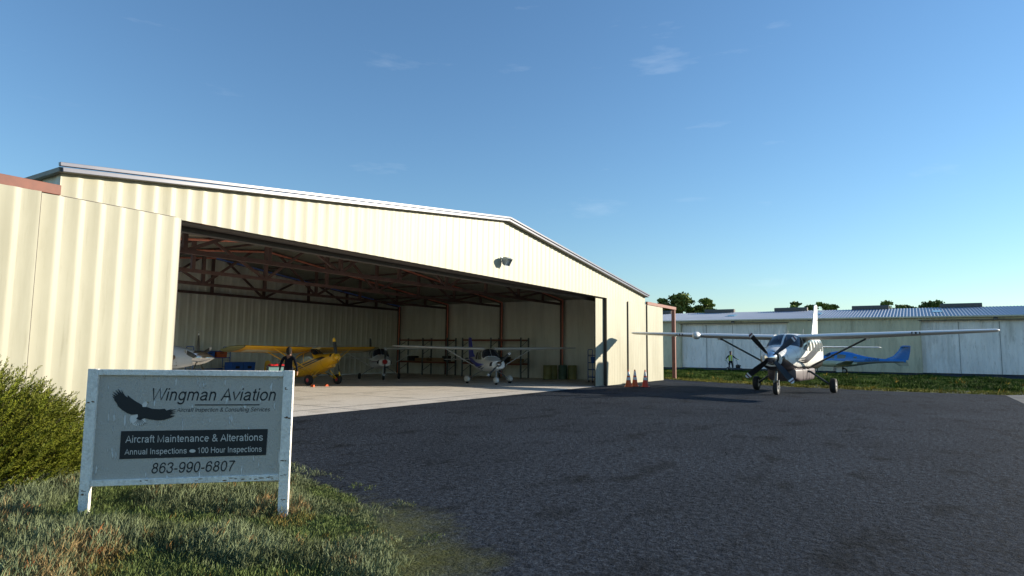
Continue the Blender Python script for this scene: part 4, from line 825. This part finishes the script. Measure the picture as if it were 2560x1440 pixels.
# ------------------------------------------------------------------ people
def person(name, label, loc, rz, pose, mats, scale=1.0):
    """one continuous skinned body; pose gives joint positions; cls chooses the material of the nearest bone"""
    V = []; E = []; Rr = []; Cc = []
    def j(p, r, c, par=None):
        V.append(Vector(p)); Rr.append(r); Cc.append(c)
        if par is not None: E.append((par, len(V)-1))
        return len(V)-1
    pel = j((0, 0, .96), .145, 1); sp = j((-.01, 0, 1.14), .135, 0, pel); ch = j((0, 0, 1.34), .155, 0, sp); nk = j((.0, 0, 1.50), .062, 2, ch)
    h0 = j((.02, 0, 1.60), .078, 2, nk); h1 = j((.02, 0, 1.69), .092, 2, h0); h2 = j((.005, 0, 1.77), .07, 2, h1); j((.125, 0, 1.655), .016, 2, h1)
    for s in (-1, 1): j((.0, s*.098, 1.67), .018, 2, h1)
    for s, k in ((1, 'l'), (-1, 'r')):
        sh, el, wr, dr = pose[k]; a = j((0, s*.12, 1.42), .085, 0, ch); a = j(sh, .072, 0, a); a = j(el, .048, pose['sleeve'], a); a = j(wr, .034, pose['sleeve'], a)
        d = Vector(dr).normalized(); side = d.cross(Vector((0, s, .2))).normalized(); nrm = side.cross(d); W_ = Vector(wr); pm = j(W_+d*.05, .034, 3, a)
        for q in range(4):
            ln = (.075, .085, .08, .062)[q]; b0 = W_+d*.085+side*(q-1.5)*.021; f0 = j(b0, .0105, 3, pm); f1 = j(b0+d*ln*.5+nrm*.006*s, .009, 3, f0); j(b0+d*ln*.9+nrm*.022*s, .008, 3, f1)
        th = W_+d*.045+side*-.045; t0 = j(th, .0125, 3, pm); j(th+d*.045+side*-.012, .009, 3, t0)
        hp = j((0, s*.10, .90), .10, 1, pel); kn = j(pose['k'+k], .064, 1, hp); an = j(pose['f'+k], .046, 1, kn); ft = Vector(pose['f'+k]); j(ft+Vector((.05, 0, -.05)), .046, 4, an); j(ft+Vector((.16, s*.02, -.06)), .038, 4, len(V)-1)
    me = bpy.data.meshes.new(name); me.from_pydata([tuple(v) for v in V], E, []); o = bpy.data.objects.new(name, me); COL.objects.link(o)
    sk = o.modifiers.new('skin', 'SKIN'); sk.use_smooth_shade = True; sv = me.skin_vertices[0].data
    for i, r in enumerate(Rr): sv[i].radius = (r, r)
    sv[pel].use_root = True
    sb = o.modifiers.new('sub', 'SUBSURF'); sb.levels = sb.render_levels = 2
    dg = bpy.context.evaluated_depsgraph_get(); nm = bpy.data.meshes.new_from_object(o.evaluated_get(dg)); o.modifiers.clear(); o.data = nm; bpy.data.meshes.remove(me)
    nm.materials.clear()
    for q in mats: nm.materials.append(q)
    segs = [(V[a], V[b], Cc[b]) for a, b in E]
    for p in nm.polygons:
        c = p.center; best = 9; bc = 0
        for a, b, k in segs:
            t = max(0, min(1, (c-a).dot(b-a)/max((b-a).length_squared, 1e-9))); dd = (a+(b-a)*t-c).length
            if dd < best: best = dd; bc = k
        p.material_index = bc; p.use_smooth = True
    o.location = loc; o.rotation_euler = (0, 0, R_(rz)); o.scale = (scale,)*3; tag(o, label, 'person'); return o
P1 = person('person', 'standing man seen from behind in dark jacket and cap beside the tool cabinet', (-4.98, 7.05, .006), 34,
    dict(l=((-.01, .20, 1.42), (-.05, .30, 1.14), (.0, .34, .90), (.1, .05, -1)), r=((-.01, -.20, 1.42), (-.05, -.31, 1.14), (-.02, -.35, .89), (.05, -.08, -1)), kl=(.02, .11, .50), kr=(.0, -.12, .50), fl=(-.02, .13, .10), fr=(-.03, -.14, .10), sleeve=0), [NAVYC, DENIM, SKIND, SKIN, BOOT], 1.03)
m = MB(); m.ell((-.03, 0, 1.685), (.112, .106, .165), 18, 12); m.v = [v for v in m.v]; m.build('hair', HAIR, P1)
P2 = person('person', 'groundskeeper in yellow hi-vis vest, gloves and hat gripping mower handles before the grey shed', (43.2, 1.3, .0), 215,
    dict(l=((0, .19, 1.43), (.12, .40, 1.22), (.34, .52, 1.12), (.9, .15, -.1)), r=((0, -.19, 1.43), (.10, -.42, 1.22), (.32, -.55, 1.08), (.9, -.2, -.1)), kl=(.04, .14, .52), kr=(.0, -.15, .52), fl=(0, .16, .11), fr=(-.06, -.17, .11), sleeve=5), [NAVYC, DENIM, SKIND, GLOVE, BOOT, NAVYC], 1.08)
m = MB(); rings = []
for z, a, b_ in ((.98, .175, .20), (1.1, .17, .195), (1.25, .18, .205), (1.38, .18, .20), (1.45, .15, .17), (1.475, .10, .12)): rings.append([(a*math.cos(q), b_*math.sin(q), z) for q in [2*math.pi*i/24 for i in range(24)]])
m.loft(rings)
for s in (-1, 1): m.box((.178, s*.09, 1.2), (.012, .05, .42), 1)
m.build('vest', [VEST, REFLW], P2)
m = MB(); m.lathe([(.19, 1.745), (.19, 1.755), (.11, 1.765), (.10, 1.86), (.03, 1.875)], 22); m.build('hat', DARKC, P2)
mw = thing('lawn_mower', 'dark walk-behind mower with long handles at the groundskeeper\'s feet', 'mower', (42.9, .9, 0), 215)
m = MB(); m.loft([[(x*.6+.35, y*.5, .18) for x, y in ((-1, -1), (1, -1), (1, 1), (-1, 1))], [(x*.6+.35, y*.5, .30) for x, y in ((-1, -1), (1, -1), (1, 1), (-1, 1))], [(x*.5+.35, y*.4, .38) for x, y in ((-1, -1), (1, -1), (1, 1), (-1, 1))]]); m.build('deck', DARKC, mw, bevel=.02)
m = MB(); m.lathe([(.2, .38), (.22, .42), (.22, .62), (.15, .70), (.05, .72)], 18, 0, Matrix.Translation((.55, .15, 0))); m.tube([(.72, .2, .55), (.85, .3, .62)], .05, 8); m.build('engine', BLACK, mw)
for y in (-1, 1):
    m = MB(); m.tube([(0, y*.35, .32), (-.55, y*.5, 1.0), (-.72, y*.54, 1.1), (-.9, y*.54, 1.08)], .022, 8); m.build('handle', BLACK, mw)
    for x, r in ((-.25, .22), (.85, .15)): wheel(mw, (x, y*.56, r), r, .12)

# ------------------------------------------------------------------ long shed behind
sh = thing('metal_shed', 'long low grey-green metal shed with wide blue-grey doors and ribbed zinc roof', 'shed', (54.3, 0, 0))
Y0, Y1 = 22.0, -52.0
T = Matrix.Rotation(R_(-90), 4, 'Z')      # sheet x axis -> -y world ; outward -> -x
def ysheet(mb, ya, yb, zb, zt, x, mi=0, per=.55, amp=.035):
    sheet(mb, -ya, -yb, zb, zt, 0, per, amp, .03, M=Matrix.Translation((x, 0, 0)) @ T, mi=mi)
DO = [(9.86, -2.32), (-14.7, -27.6), (-39.4, -50.5)]
m = MB(); prev = Y0
for a, b_ in DO: ysheet(m, prev, a, .02, 5.62, 0); ysheet(m, a, b_, 5.25, 5.62, 0); prev = b_
ysheet(m, prev, Y1, .02, 5.62, 0); m.box((11, Y0, 2.9), (22, .1, 5.6)); m.box((11, Y1, 2.9), (22, .1, 5.6)); m.box((21.9, -15, 2.8), (.1, 74, 5.5)); m.build('wall', GREENP, sh, 20)
for a, b_ in DO:
    m = MB(); ysheet(m, a-.08, b_+.08, 0.05, 5.27, .5, per=.45, amp=.03)
    for k in range(1, 4): m.box((.455, a+(b_-a)*k/4, 2.6), (.02, .03, 5.1), 1)
    d = m.build('shed_door', [DOORP, VENTM], sh, 20)
    m = MB(); m.box((.26, a-.04, 2.62), (.5, .07, 5.2)); m.build('door_frame', GREENP, d); m = MB(); m.box((.26, b_+.04, 2.62), (.5, .07, 5.2)); m.build('door_frame', GREENP, d)
    m = MB(); m.box((-.05, (a+b_)/2, 5.31), (.09, a-b_+.3, .07)); m.build('door_track', VENTM, sh)
m = MB()
for (xa, za), (xb, zb) in (((-.35, 5.60), (11, 7.22)), ((22.3, 5.60), (11, 7.22))):
    pts = ribs(Y1-.3, Y0+.3, .30, .045)
    m.loft([[(xa, y, za+o), (xb, y, zb+o), (xb, y, zb+o-.03), (xa, y, za+o-.03)] for y, o in pts])
rf = m.build('roof', BROOF, sh, 20)
for y0, y1 in ((14.2, 9.81), (5.84, .93+1.0), (.93, -2.99), (-7.94, -11.79), (-16.79, -20.69), (-25.6, -29.5)): pass
for yc in (16.4, 7.85, -1.05, -9.87, -18.75, -27.6):
    m = MB(); m.loft([[(11+dx, yc-1.93, z) for dx, z in ((-.42, 7.2), (.42, 7.2), (.42, 7.55), (.2, 7.66), (-.2, 7.66), (-.42, 7.55))], [(11+dx, yc+1.93, z) for dx, z in ((-.42, 7.2), (.42, 7.2), (.42, 7.55), (.2, 7.66), (-.2, 7.66), (-.42, 7.55))]]); m.build('ridge_vent', VENTM, rf, 20)
for y in (4.98, -4.76, -16.37):
    m = MB(); x = 5.7; z = 5.60+(x+.35)*.1427+.05
    m.bar((x-1.0, y, z-.143), (x+1.0, y, z+.143), .85, .05); m.build('skylight', SKYL, rf, 20)
m = MB(); m.bar((-.42, Y0, 5.62), (-.42, Y1, 5.62), .12, .14); m.build('gutter', GREENP, rf)
for y, lb in ((3.58, 'small grey lamp under the shed eave, above the left blue-grey door'), (-20.84, 'small grey lamp under the shed eave, above the right blue-grey door')):
    t = thing('wall_lamp', lb, 'lamp', (54.24, y, 5.42), 0, 'lamps under the shed eave'); m = MB(); m.box((-.12, 0, .02), (.2, .34, .2)); m.box((-.05, 0, .12), (.12, .12, .1)); m.build('lamp_housing', VENTM, t, bevel=.02)
    m = MB(); m.box((-.16, 0, -.085), (.1, .26, .02)); m.build('lens', LAMPW, t)

# ------------------------------------------------------------------ foliage helpers (numpy quads / triangles with a tint attribute)
def leaf_mesh(name, V, Fc, tint, m, parent=None):
    me = bpy.data.meshes.new(name); k = Fc.shape[1]
    me.vertices.add(len(V)); me.vertices.foreach_set('co', V.astype(np.float32).ravel())
    me.loops.add(Fc.size); me.loops.foreach_set('vertex_index', Fc.astype(np.int32).ravel())
    me.polygons.add(len(Fc)); me.polygons.foreach_set('loop_start', np.arange(0, Fc.size, k, dtype=np.int32)); me.polygons.foreach_set('loop_total', np.full(len(Fc), k, dtype=np.int32))
    me.update(calc_edges=True)
    at = me.attributes.new('tint', 'FLOAT_COLOR', 'POINT'); at.data.foreach_set('color', np.c_[tint, np.ones(len(tint))].astype(np.float32).ravel())
    me.materials.append(m); o = bpy.data.objects.new(name, me); COL.objects.link(o)
    if parent: o.parent = parent
    return o
def quads(C, A, B):
    n = len(C); V = np.stack([C-A-B, C+A-B, C+A+B, C-A+B], 1).reshape(-1, 3); return V, np.arange(4*n).reshape(n, 4)
def rdir(n): v = RNG.normal(size=(n, 3)); return v/np.linalg.norm(v, axis=1, keepdims=True)
def tree(loc, h, cr, ncl, leaf, nper, label, seed):
    ncl = int(ncl*2.2); nper = int(nper*1.25)
    rg = np.random.default_rng(seed); t = thing('tree', label, 'tree', loc, 0, 'trees beyond the long shed')
    m = MB(); m.tube([(0, 0, -.2), (.1, 0, h*.3), (0, .15, h*.55), (.1, .1, h*.8)], [h*.03, h*.022, h*.016, h*.006], 9); cs = []; rs = []
    for i in range(ncl):
        a = rg.uniform(0, 2*math.pi); zz = rg.uniform(.42, .95); rad = cr*(1.05-abs(zz-.62)*1.5)*math.sqrt(rg.uniform(.05, 1)); c = Vector((rad*math.cos(a), rad*math.sin(a), zz*h)); cs.append(c); rs.append(cr*rg.uniform(.22, .44))
        if i % 2 == 0: m.tube([(0, .1, h*min(.75, zz*.72)), tuple(c*.5+Vector((0, 0, zz*h*.42))), tuple(c)], [h*.011, h*.007, h*.003], 6)
    m.build('trunk', BARK, t)
    C = []; T_ = []
    for c, r in zip(cs, rs):
        d = rdir(nper); q = np.array(c)+d*(r*RNG.uniform(.15, 1.25, (nper, 1))**.7)*np.array([1.15, 1.15, .62])*(1+.35*np.sin(5*d[:, :1]+i)*np.sin(4*d[:, 1:2]+2*i)); C.append(q); T_.append(np.tile(rg.uniform(.7, 1.35)*np.array([1, rg.uniform(.95, 1.1), rg.uniform(.6, 1.1)]), (nper, 1)))
    C = np.concatenate(C); T_ = np.concatenate(T_); n = len(C); A_ = rdir(n)*leaf; B_ = np.cross(A_, rdir(n)); B_ = B_/np.linalg.norm(B_, axis=1, keepdims=True)*leaf*.6
    V, Fc = quads(C, A_, B_); leaf_mesh('crown', V, Fc, np.repeat(T_, 4, 0), LEAFT, t)
tree((103.9, 29.2, 0), 13.3, 1.5, 9, .21, 170, 'small dark tree furthest left, right beside the hangar\'s red rail', 1)
tree((106.2, 26.0, 0), 14.2, 2.7, 20, .22, 190, 'tallest dark tree in the clump beyond the hangar corner', 2)
tree((108.9, 21.9, 0), 13.4, 2.2, 15, .21, 190, 'rounded tree at the right end of the clump by the hangar corner', 3)
for i, (px, hh, lb) in enumerate((((162.3, 12.3), 16.5, 'wide far treetop behind the second ridge vent of the shed'), ((165.3, 7.6), 16.0, 'small far treetop just right of the tall white tail fin'), ((166.7, 4.9), 15.2, 'low far treetop to the right of the fin, at the clump\'s end'), ((174.7, -7.2), 16.3, 'far treetop peeping over the vent right of the tail fin'),
        ((178.0, -12.4), 16.2, 'first far treetop in the gap between the two right-hand vents'), ((179.9, -15.3), 15.9, 'middle far treetop between the two right-hand vents'), ((182.0, -19.0), 17.0, 'far treetop touching the rightmost ridge vent'))):
    tree((px[0], px[1], 0), hh, 2.6, 11, .30, 150, lb, 20+i)

# large feathery shrub beside the sign
bs = thing('shrub', 'large feathery olive-green shrub at the left edge beside the sign and hangar door', 'shrub', (-18.35, -3.55, 0))
Vs = []; Fs = []; Ts = []; st = MB(); off = 0; rg = np.random.default_rng(5)
for i in range(4000):
    a = rg.uniform(0, 2*math.pi); el = math.acos(rg.uniform(-.05, 1)); rr = rg.uniform(.25, 1)**.6
    base = np.array([1.45*math.cos(a)*math.sin(el)*rr, 1.45*math.sin(a)*math.sin(el)*rr, .08+1.22*math.cos(el)*rr*(1+.12*math.sin(3*a))]); base[2] = max(base[2], .02)
    out = np.array([math.cos(a)*math.sin(el), math.sin(a)*math.sin(el), .45+.5*math.cos(el)]); lean = np.array([.30, -.35, .15]); d = out*.8+lean+rg.normal(size=3)*.22; d /= np.linalg.norm(d)
    Ln = rg.uniform(.18, .34); n = 38; t = np.linspace(0, 1, n)[:, None]; C = base+d*t*Ln+np.array([0, 0, .05])*t*t
    side = np.cross(d, rdir(n)); side /= np.linalg.norm(side, axis=1, keepdims=True); ld = d*.75+side*.7; ld /= np.linalg.norm(ld, axis=1, keepdims=True)
    ll = .025*(1.1-.6*t); A_ = ld*ll; B_ = np.cross(ld, rdir(n)); B_ = B_/np.linalg.norm(B_, axis=1, keepdims=True)*.0042
    V, Fc = quads(C+A_, A_, B_); Vs.append(V); Fs.append(Fc+off); off += len(V); tn = rg.uniform(.75, 1.3)*np.array([1, rg.uniform(.95, 1.12), rg.uniform(.6, 1.3)]); Ts.append(np.tile(tn, (len(V), 1)))
    if i % 8 == 0: st.tube([(0+rg.uniform(-.15, .15), rg.uniform(-.15, .15), -.05), tuple(base*.55+np.array([0, 0, .05])), tuple(base)], [.018, .010, .005], 5)
leaf_mesh('foliage', np.concatenate(Vs), np.concatenate(Fs), np.concatenate(Ts), BUSHL, bs); st.build('stem', BARK, bs)

# heath grass of the verge round the sign
def inside(x, y, poly):
    c = np.zeros(len(x), bool); n = len(poly)
    for i in range(n):
        (xa, ya), (xb, yb) = poly[i], poly[(i+1) % n]; c ^= ((ya > y) != (yb > y)) & (x < (xb-xa)*(y-ya)/(yb-ya+1e-12)+xa)
    return c
VERGE = [(-15.6, -6.6), (-15.75, -7.4), (-15.95, -8.1), (-16.35, -8.9), (-16.9, -9.6), (-17.25, -10.1), (-17.8, -10.6), (-18.6, -11.2), (-22.5, -11.5), (-22.5, -.6), (-14.4, -.6), (-14.7, -4.0)]
flat('verge', VERGE, .003, SOIL)
def grass(name, poly, ntuft, per, hr, wd, spread, m, tintf, lean=(.1, -.1), seed=3, keep=None, flop=.38, bend=.35, lift=0):
    rg = np.random.default_rng(seed); xs = [p[0] for p in poly]; ys = [p[1] for p in poly]; P = np.zeros((0, 2))
    while len(P) < ntuft:
        q = np.c_[rg.uniform(min(xs), max(xs), ntuft), rg.uniform(min(ys), max(ys), ntuft)]; k = inside(q[:, 0], q[:, 1], poly)
        if keep: k &= keep(q[:, 0], q[:, 1], rg)
        P = np.r_[P, q[k]]
    P = P[:ntuft]; hs, tint = tintf(P, rg)
    n = ntuft*per; idx = np.repeat(np.arange(ntuft), per); hh = hs[idx]*rg.uniform(.5, 1.1, n)
    b = np.c_[P[idx]+rg.normal(size=(n, 2))*spread, rg.uniform(0, lift, n)*hs[idx]]; hh = hh*(1-.45*lift); dr = np.c_[rg.normal(size=(n, 2))*flop+np.array(lean), np.ones(n)]; dr /= np.linalg.norm(dr, axis=1, keepdims=True)
    az = rg.uniform(0, 2*np.pi, n); sd_ = np.c_[np.cos(az), np.sin(az), np.zeros(n)]*wd[idx, None] if isinstance(wd, np.ndarray) else np.c_[np.cos(az), np.sin(az), np.zeros(n)]*wd
    mid = b+dr*hh[:, None]*.55; tip = b+dr*hh[:, None]+np.c_[dr[:, :2]*hh[:, None]*bend, -.06*hh]
    V = np.stack([b-sd_*.8, b+sd_*.8, mid+sd_, tip, mid-sd_], 1).reshape(-1, 3); Fc = np.arange(5*n).reshape(n, 5)
    tt = tint[idx]*rg.uniform(.75, 1.25, (n, 1)); o = leaf_mesh(name, V, Fc, np.repeat(tt, 5, 0), m); o['kind'] = 'stuff'; return o
def nz2(P, s, sd): # cheap smooth noise
    r = np.random.default_rng(sd); v = np.zeros(len(P))
    for k in range(6):
        a = r.uniform(0, 6.3); f_ = s*r.uniform(.6, 1.8); v += np.sin(P[:, 0]*f_*math.cos(a)+P[:, 1]*f_*math.sin(a)+r.uniform(0, 6.3))
    return v/6
def near_tint(P, rg):
    n = len(P); g = nz2(P, 2.6, 4); o = nz2(P, 2.2, 9); h = .05+.11*np.clip(.4+1.9*g, 0, 1)+rg.uniform(-.03, .05, n)
    dE = np.clip((P[:, 0]+15.6+.55*np.clip(-7-P[:, 1], 0, 4))*-1, 0, .8)/.8; h *= .45+.55*dE
    t = np.tile([.95, 1.02, .80], (n, 1))*rg.uniform(.7, 1.25, (n, 1))
    t[g > .12] = t[g > .12]*[1.25, 1.25, 1.45]; k = (o > .30) & (rg.uniform(size=n) < .5); t[k] = t[k]*[1.7, 1.0, .85]; k2 = rg.uniform(size=n) < .025; t[k2] *= [1.9, .95, .7]
    k3 = g < -.15; t[k3] *= [.85, .95, .6]; return np.clip(h, .05, .3), t
VERGE2 = [(-15.1, -6.2), (-15.25, -7.4), (-15.5, -8.3), (-15.95, -9.2), (-16.5, -9.95), (-16.9, -10.4), (-17.5, -11.0), (-18.4, -11.6), (-22.5, -11.9), (-22.5, -.6), (-14.0, -.6), (-14.2, -4.0)]
def vis(x, y, rg):
    d = (x+21.76)*.84+(y+14.22)*.534; P = np.c_[x, y]; g = nz2(P, 5.5, 31)+.6*nz2(P, 14, 32)
    core = inside(x, y, VERGE); edge = ~core
    return (d > 3.6) & (d < 13) & np.where(edge, (g > .22) & (rg.uniform(size=len(x)) < .35), (g > -.62) | (rg.uniform(size=len(x)) < .4))
grass('grass', VERGE2, 19000, 20, .2, .0030, .034, GRASSM, near_tint, (.06, -.10), 3, vis, .34, .15, .75)
FARP = [(20.7, .0), (19.4, -1.9), (16.2, -8.9), (15.6, -13), (16.0, -17.6), (18, -19.5), (24, -26), (36, -31), (41.5, -20), (45.0, -10), (44.5, 14), (28, 12), (20.5, 2.5)]
def far_tint(P, rg):
    n = len(P); ex = np.interp(P[:, 1], [-26, -17.6, -13, -8.9, -1.9, 0, 2], [24, 16, 15.6, 16.2, 19.4, 20.7, 20.6]); d = P[:, 0]-ex; g = nz2(P, 1.3, 14); t = np.tile([.92, 1.05, .62], (n, 1))*rg.uniform(.6, 1.2, (n, 1))
    e = d < 2.6; t[e] *= [2.1, 1.35, 1.35]; dk = (d > 3) & (g > .05); t[dk] *= [.5, .62, .5]; k = rg.uniform(size=n) < .005; t[k] = [2.2, 1.2, .5]
    h = .10+.06*rg.uniform(size=n); h[dk] += .22*np.clip(g[dk]*2.2, 0, 1); h[e] *= .75+.4*np.clip(g[e]+.3, 0, 1); h[k] = .34; return h, t
grass('grass', FARP, 15000, 9, .2, .016, .10, FGRASS, far_tint, (.02, -.04), 8)
flat('grass_ground', [(20.7, .1), (19.4, -1.9), (16.2, -8.9), (15.6, -13), (16.0, -17.7), (18, -19.5), (24, -26), (36, -31), (41.5, -20), (45.2, -10), (44.5, 30), (20.5, 30)], .001, SOIL)
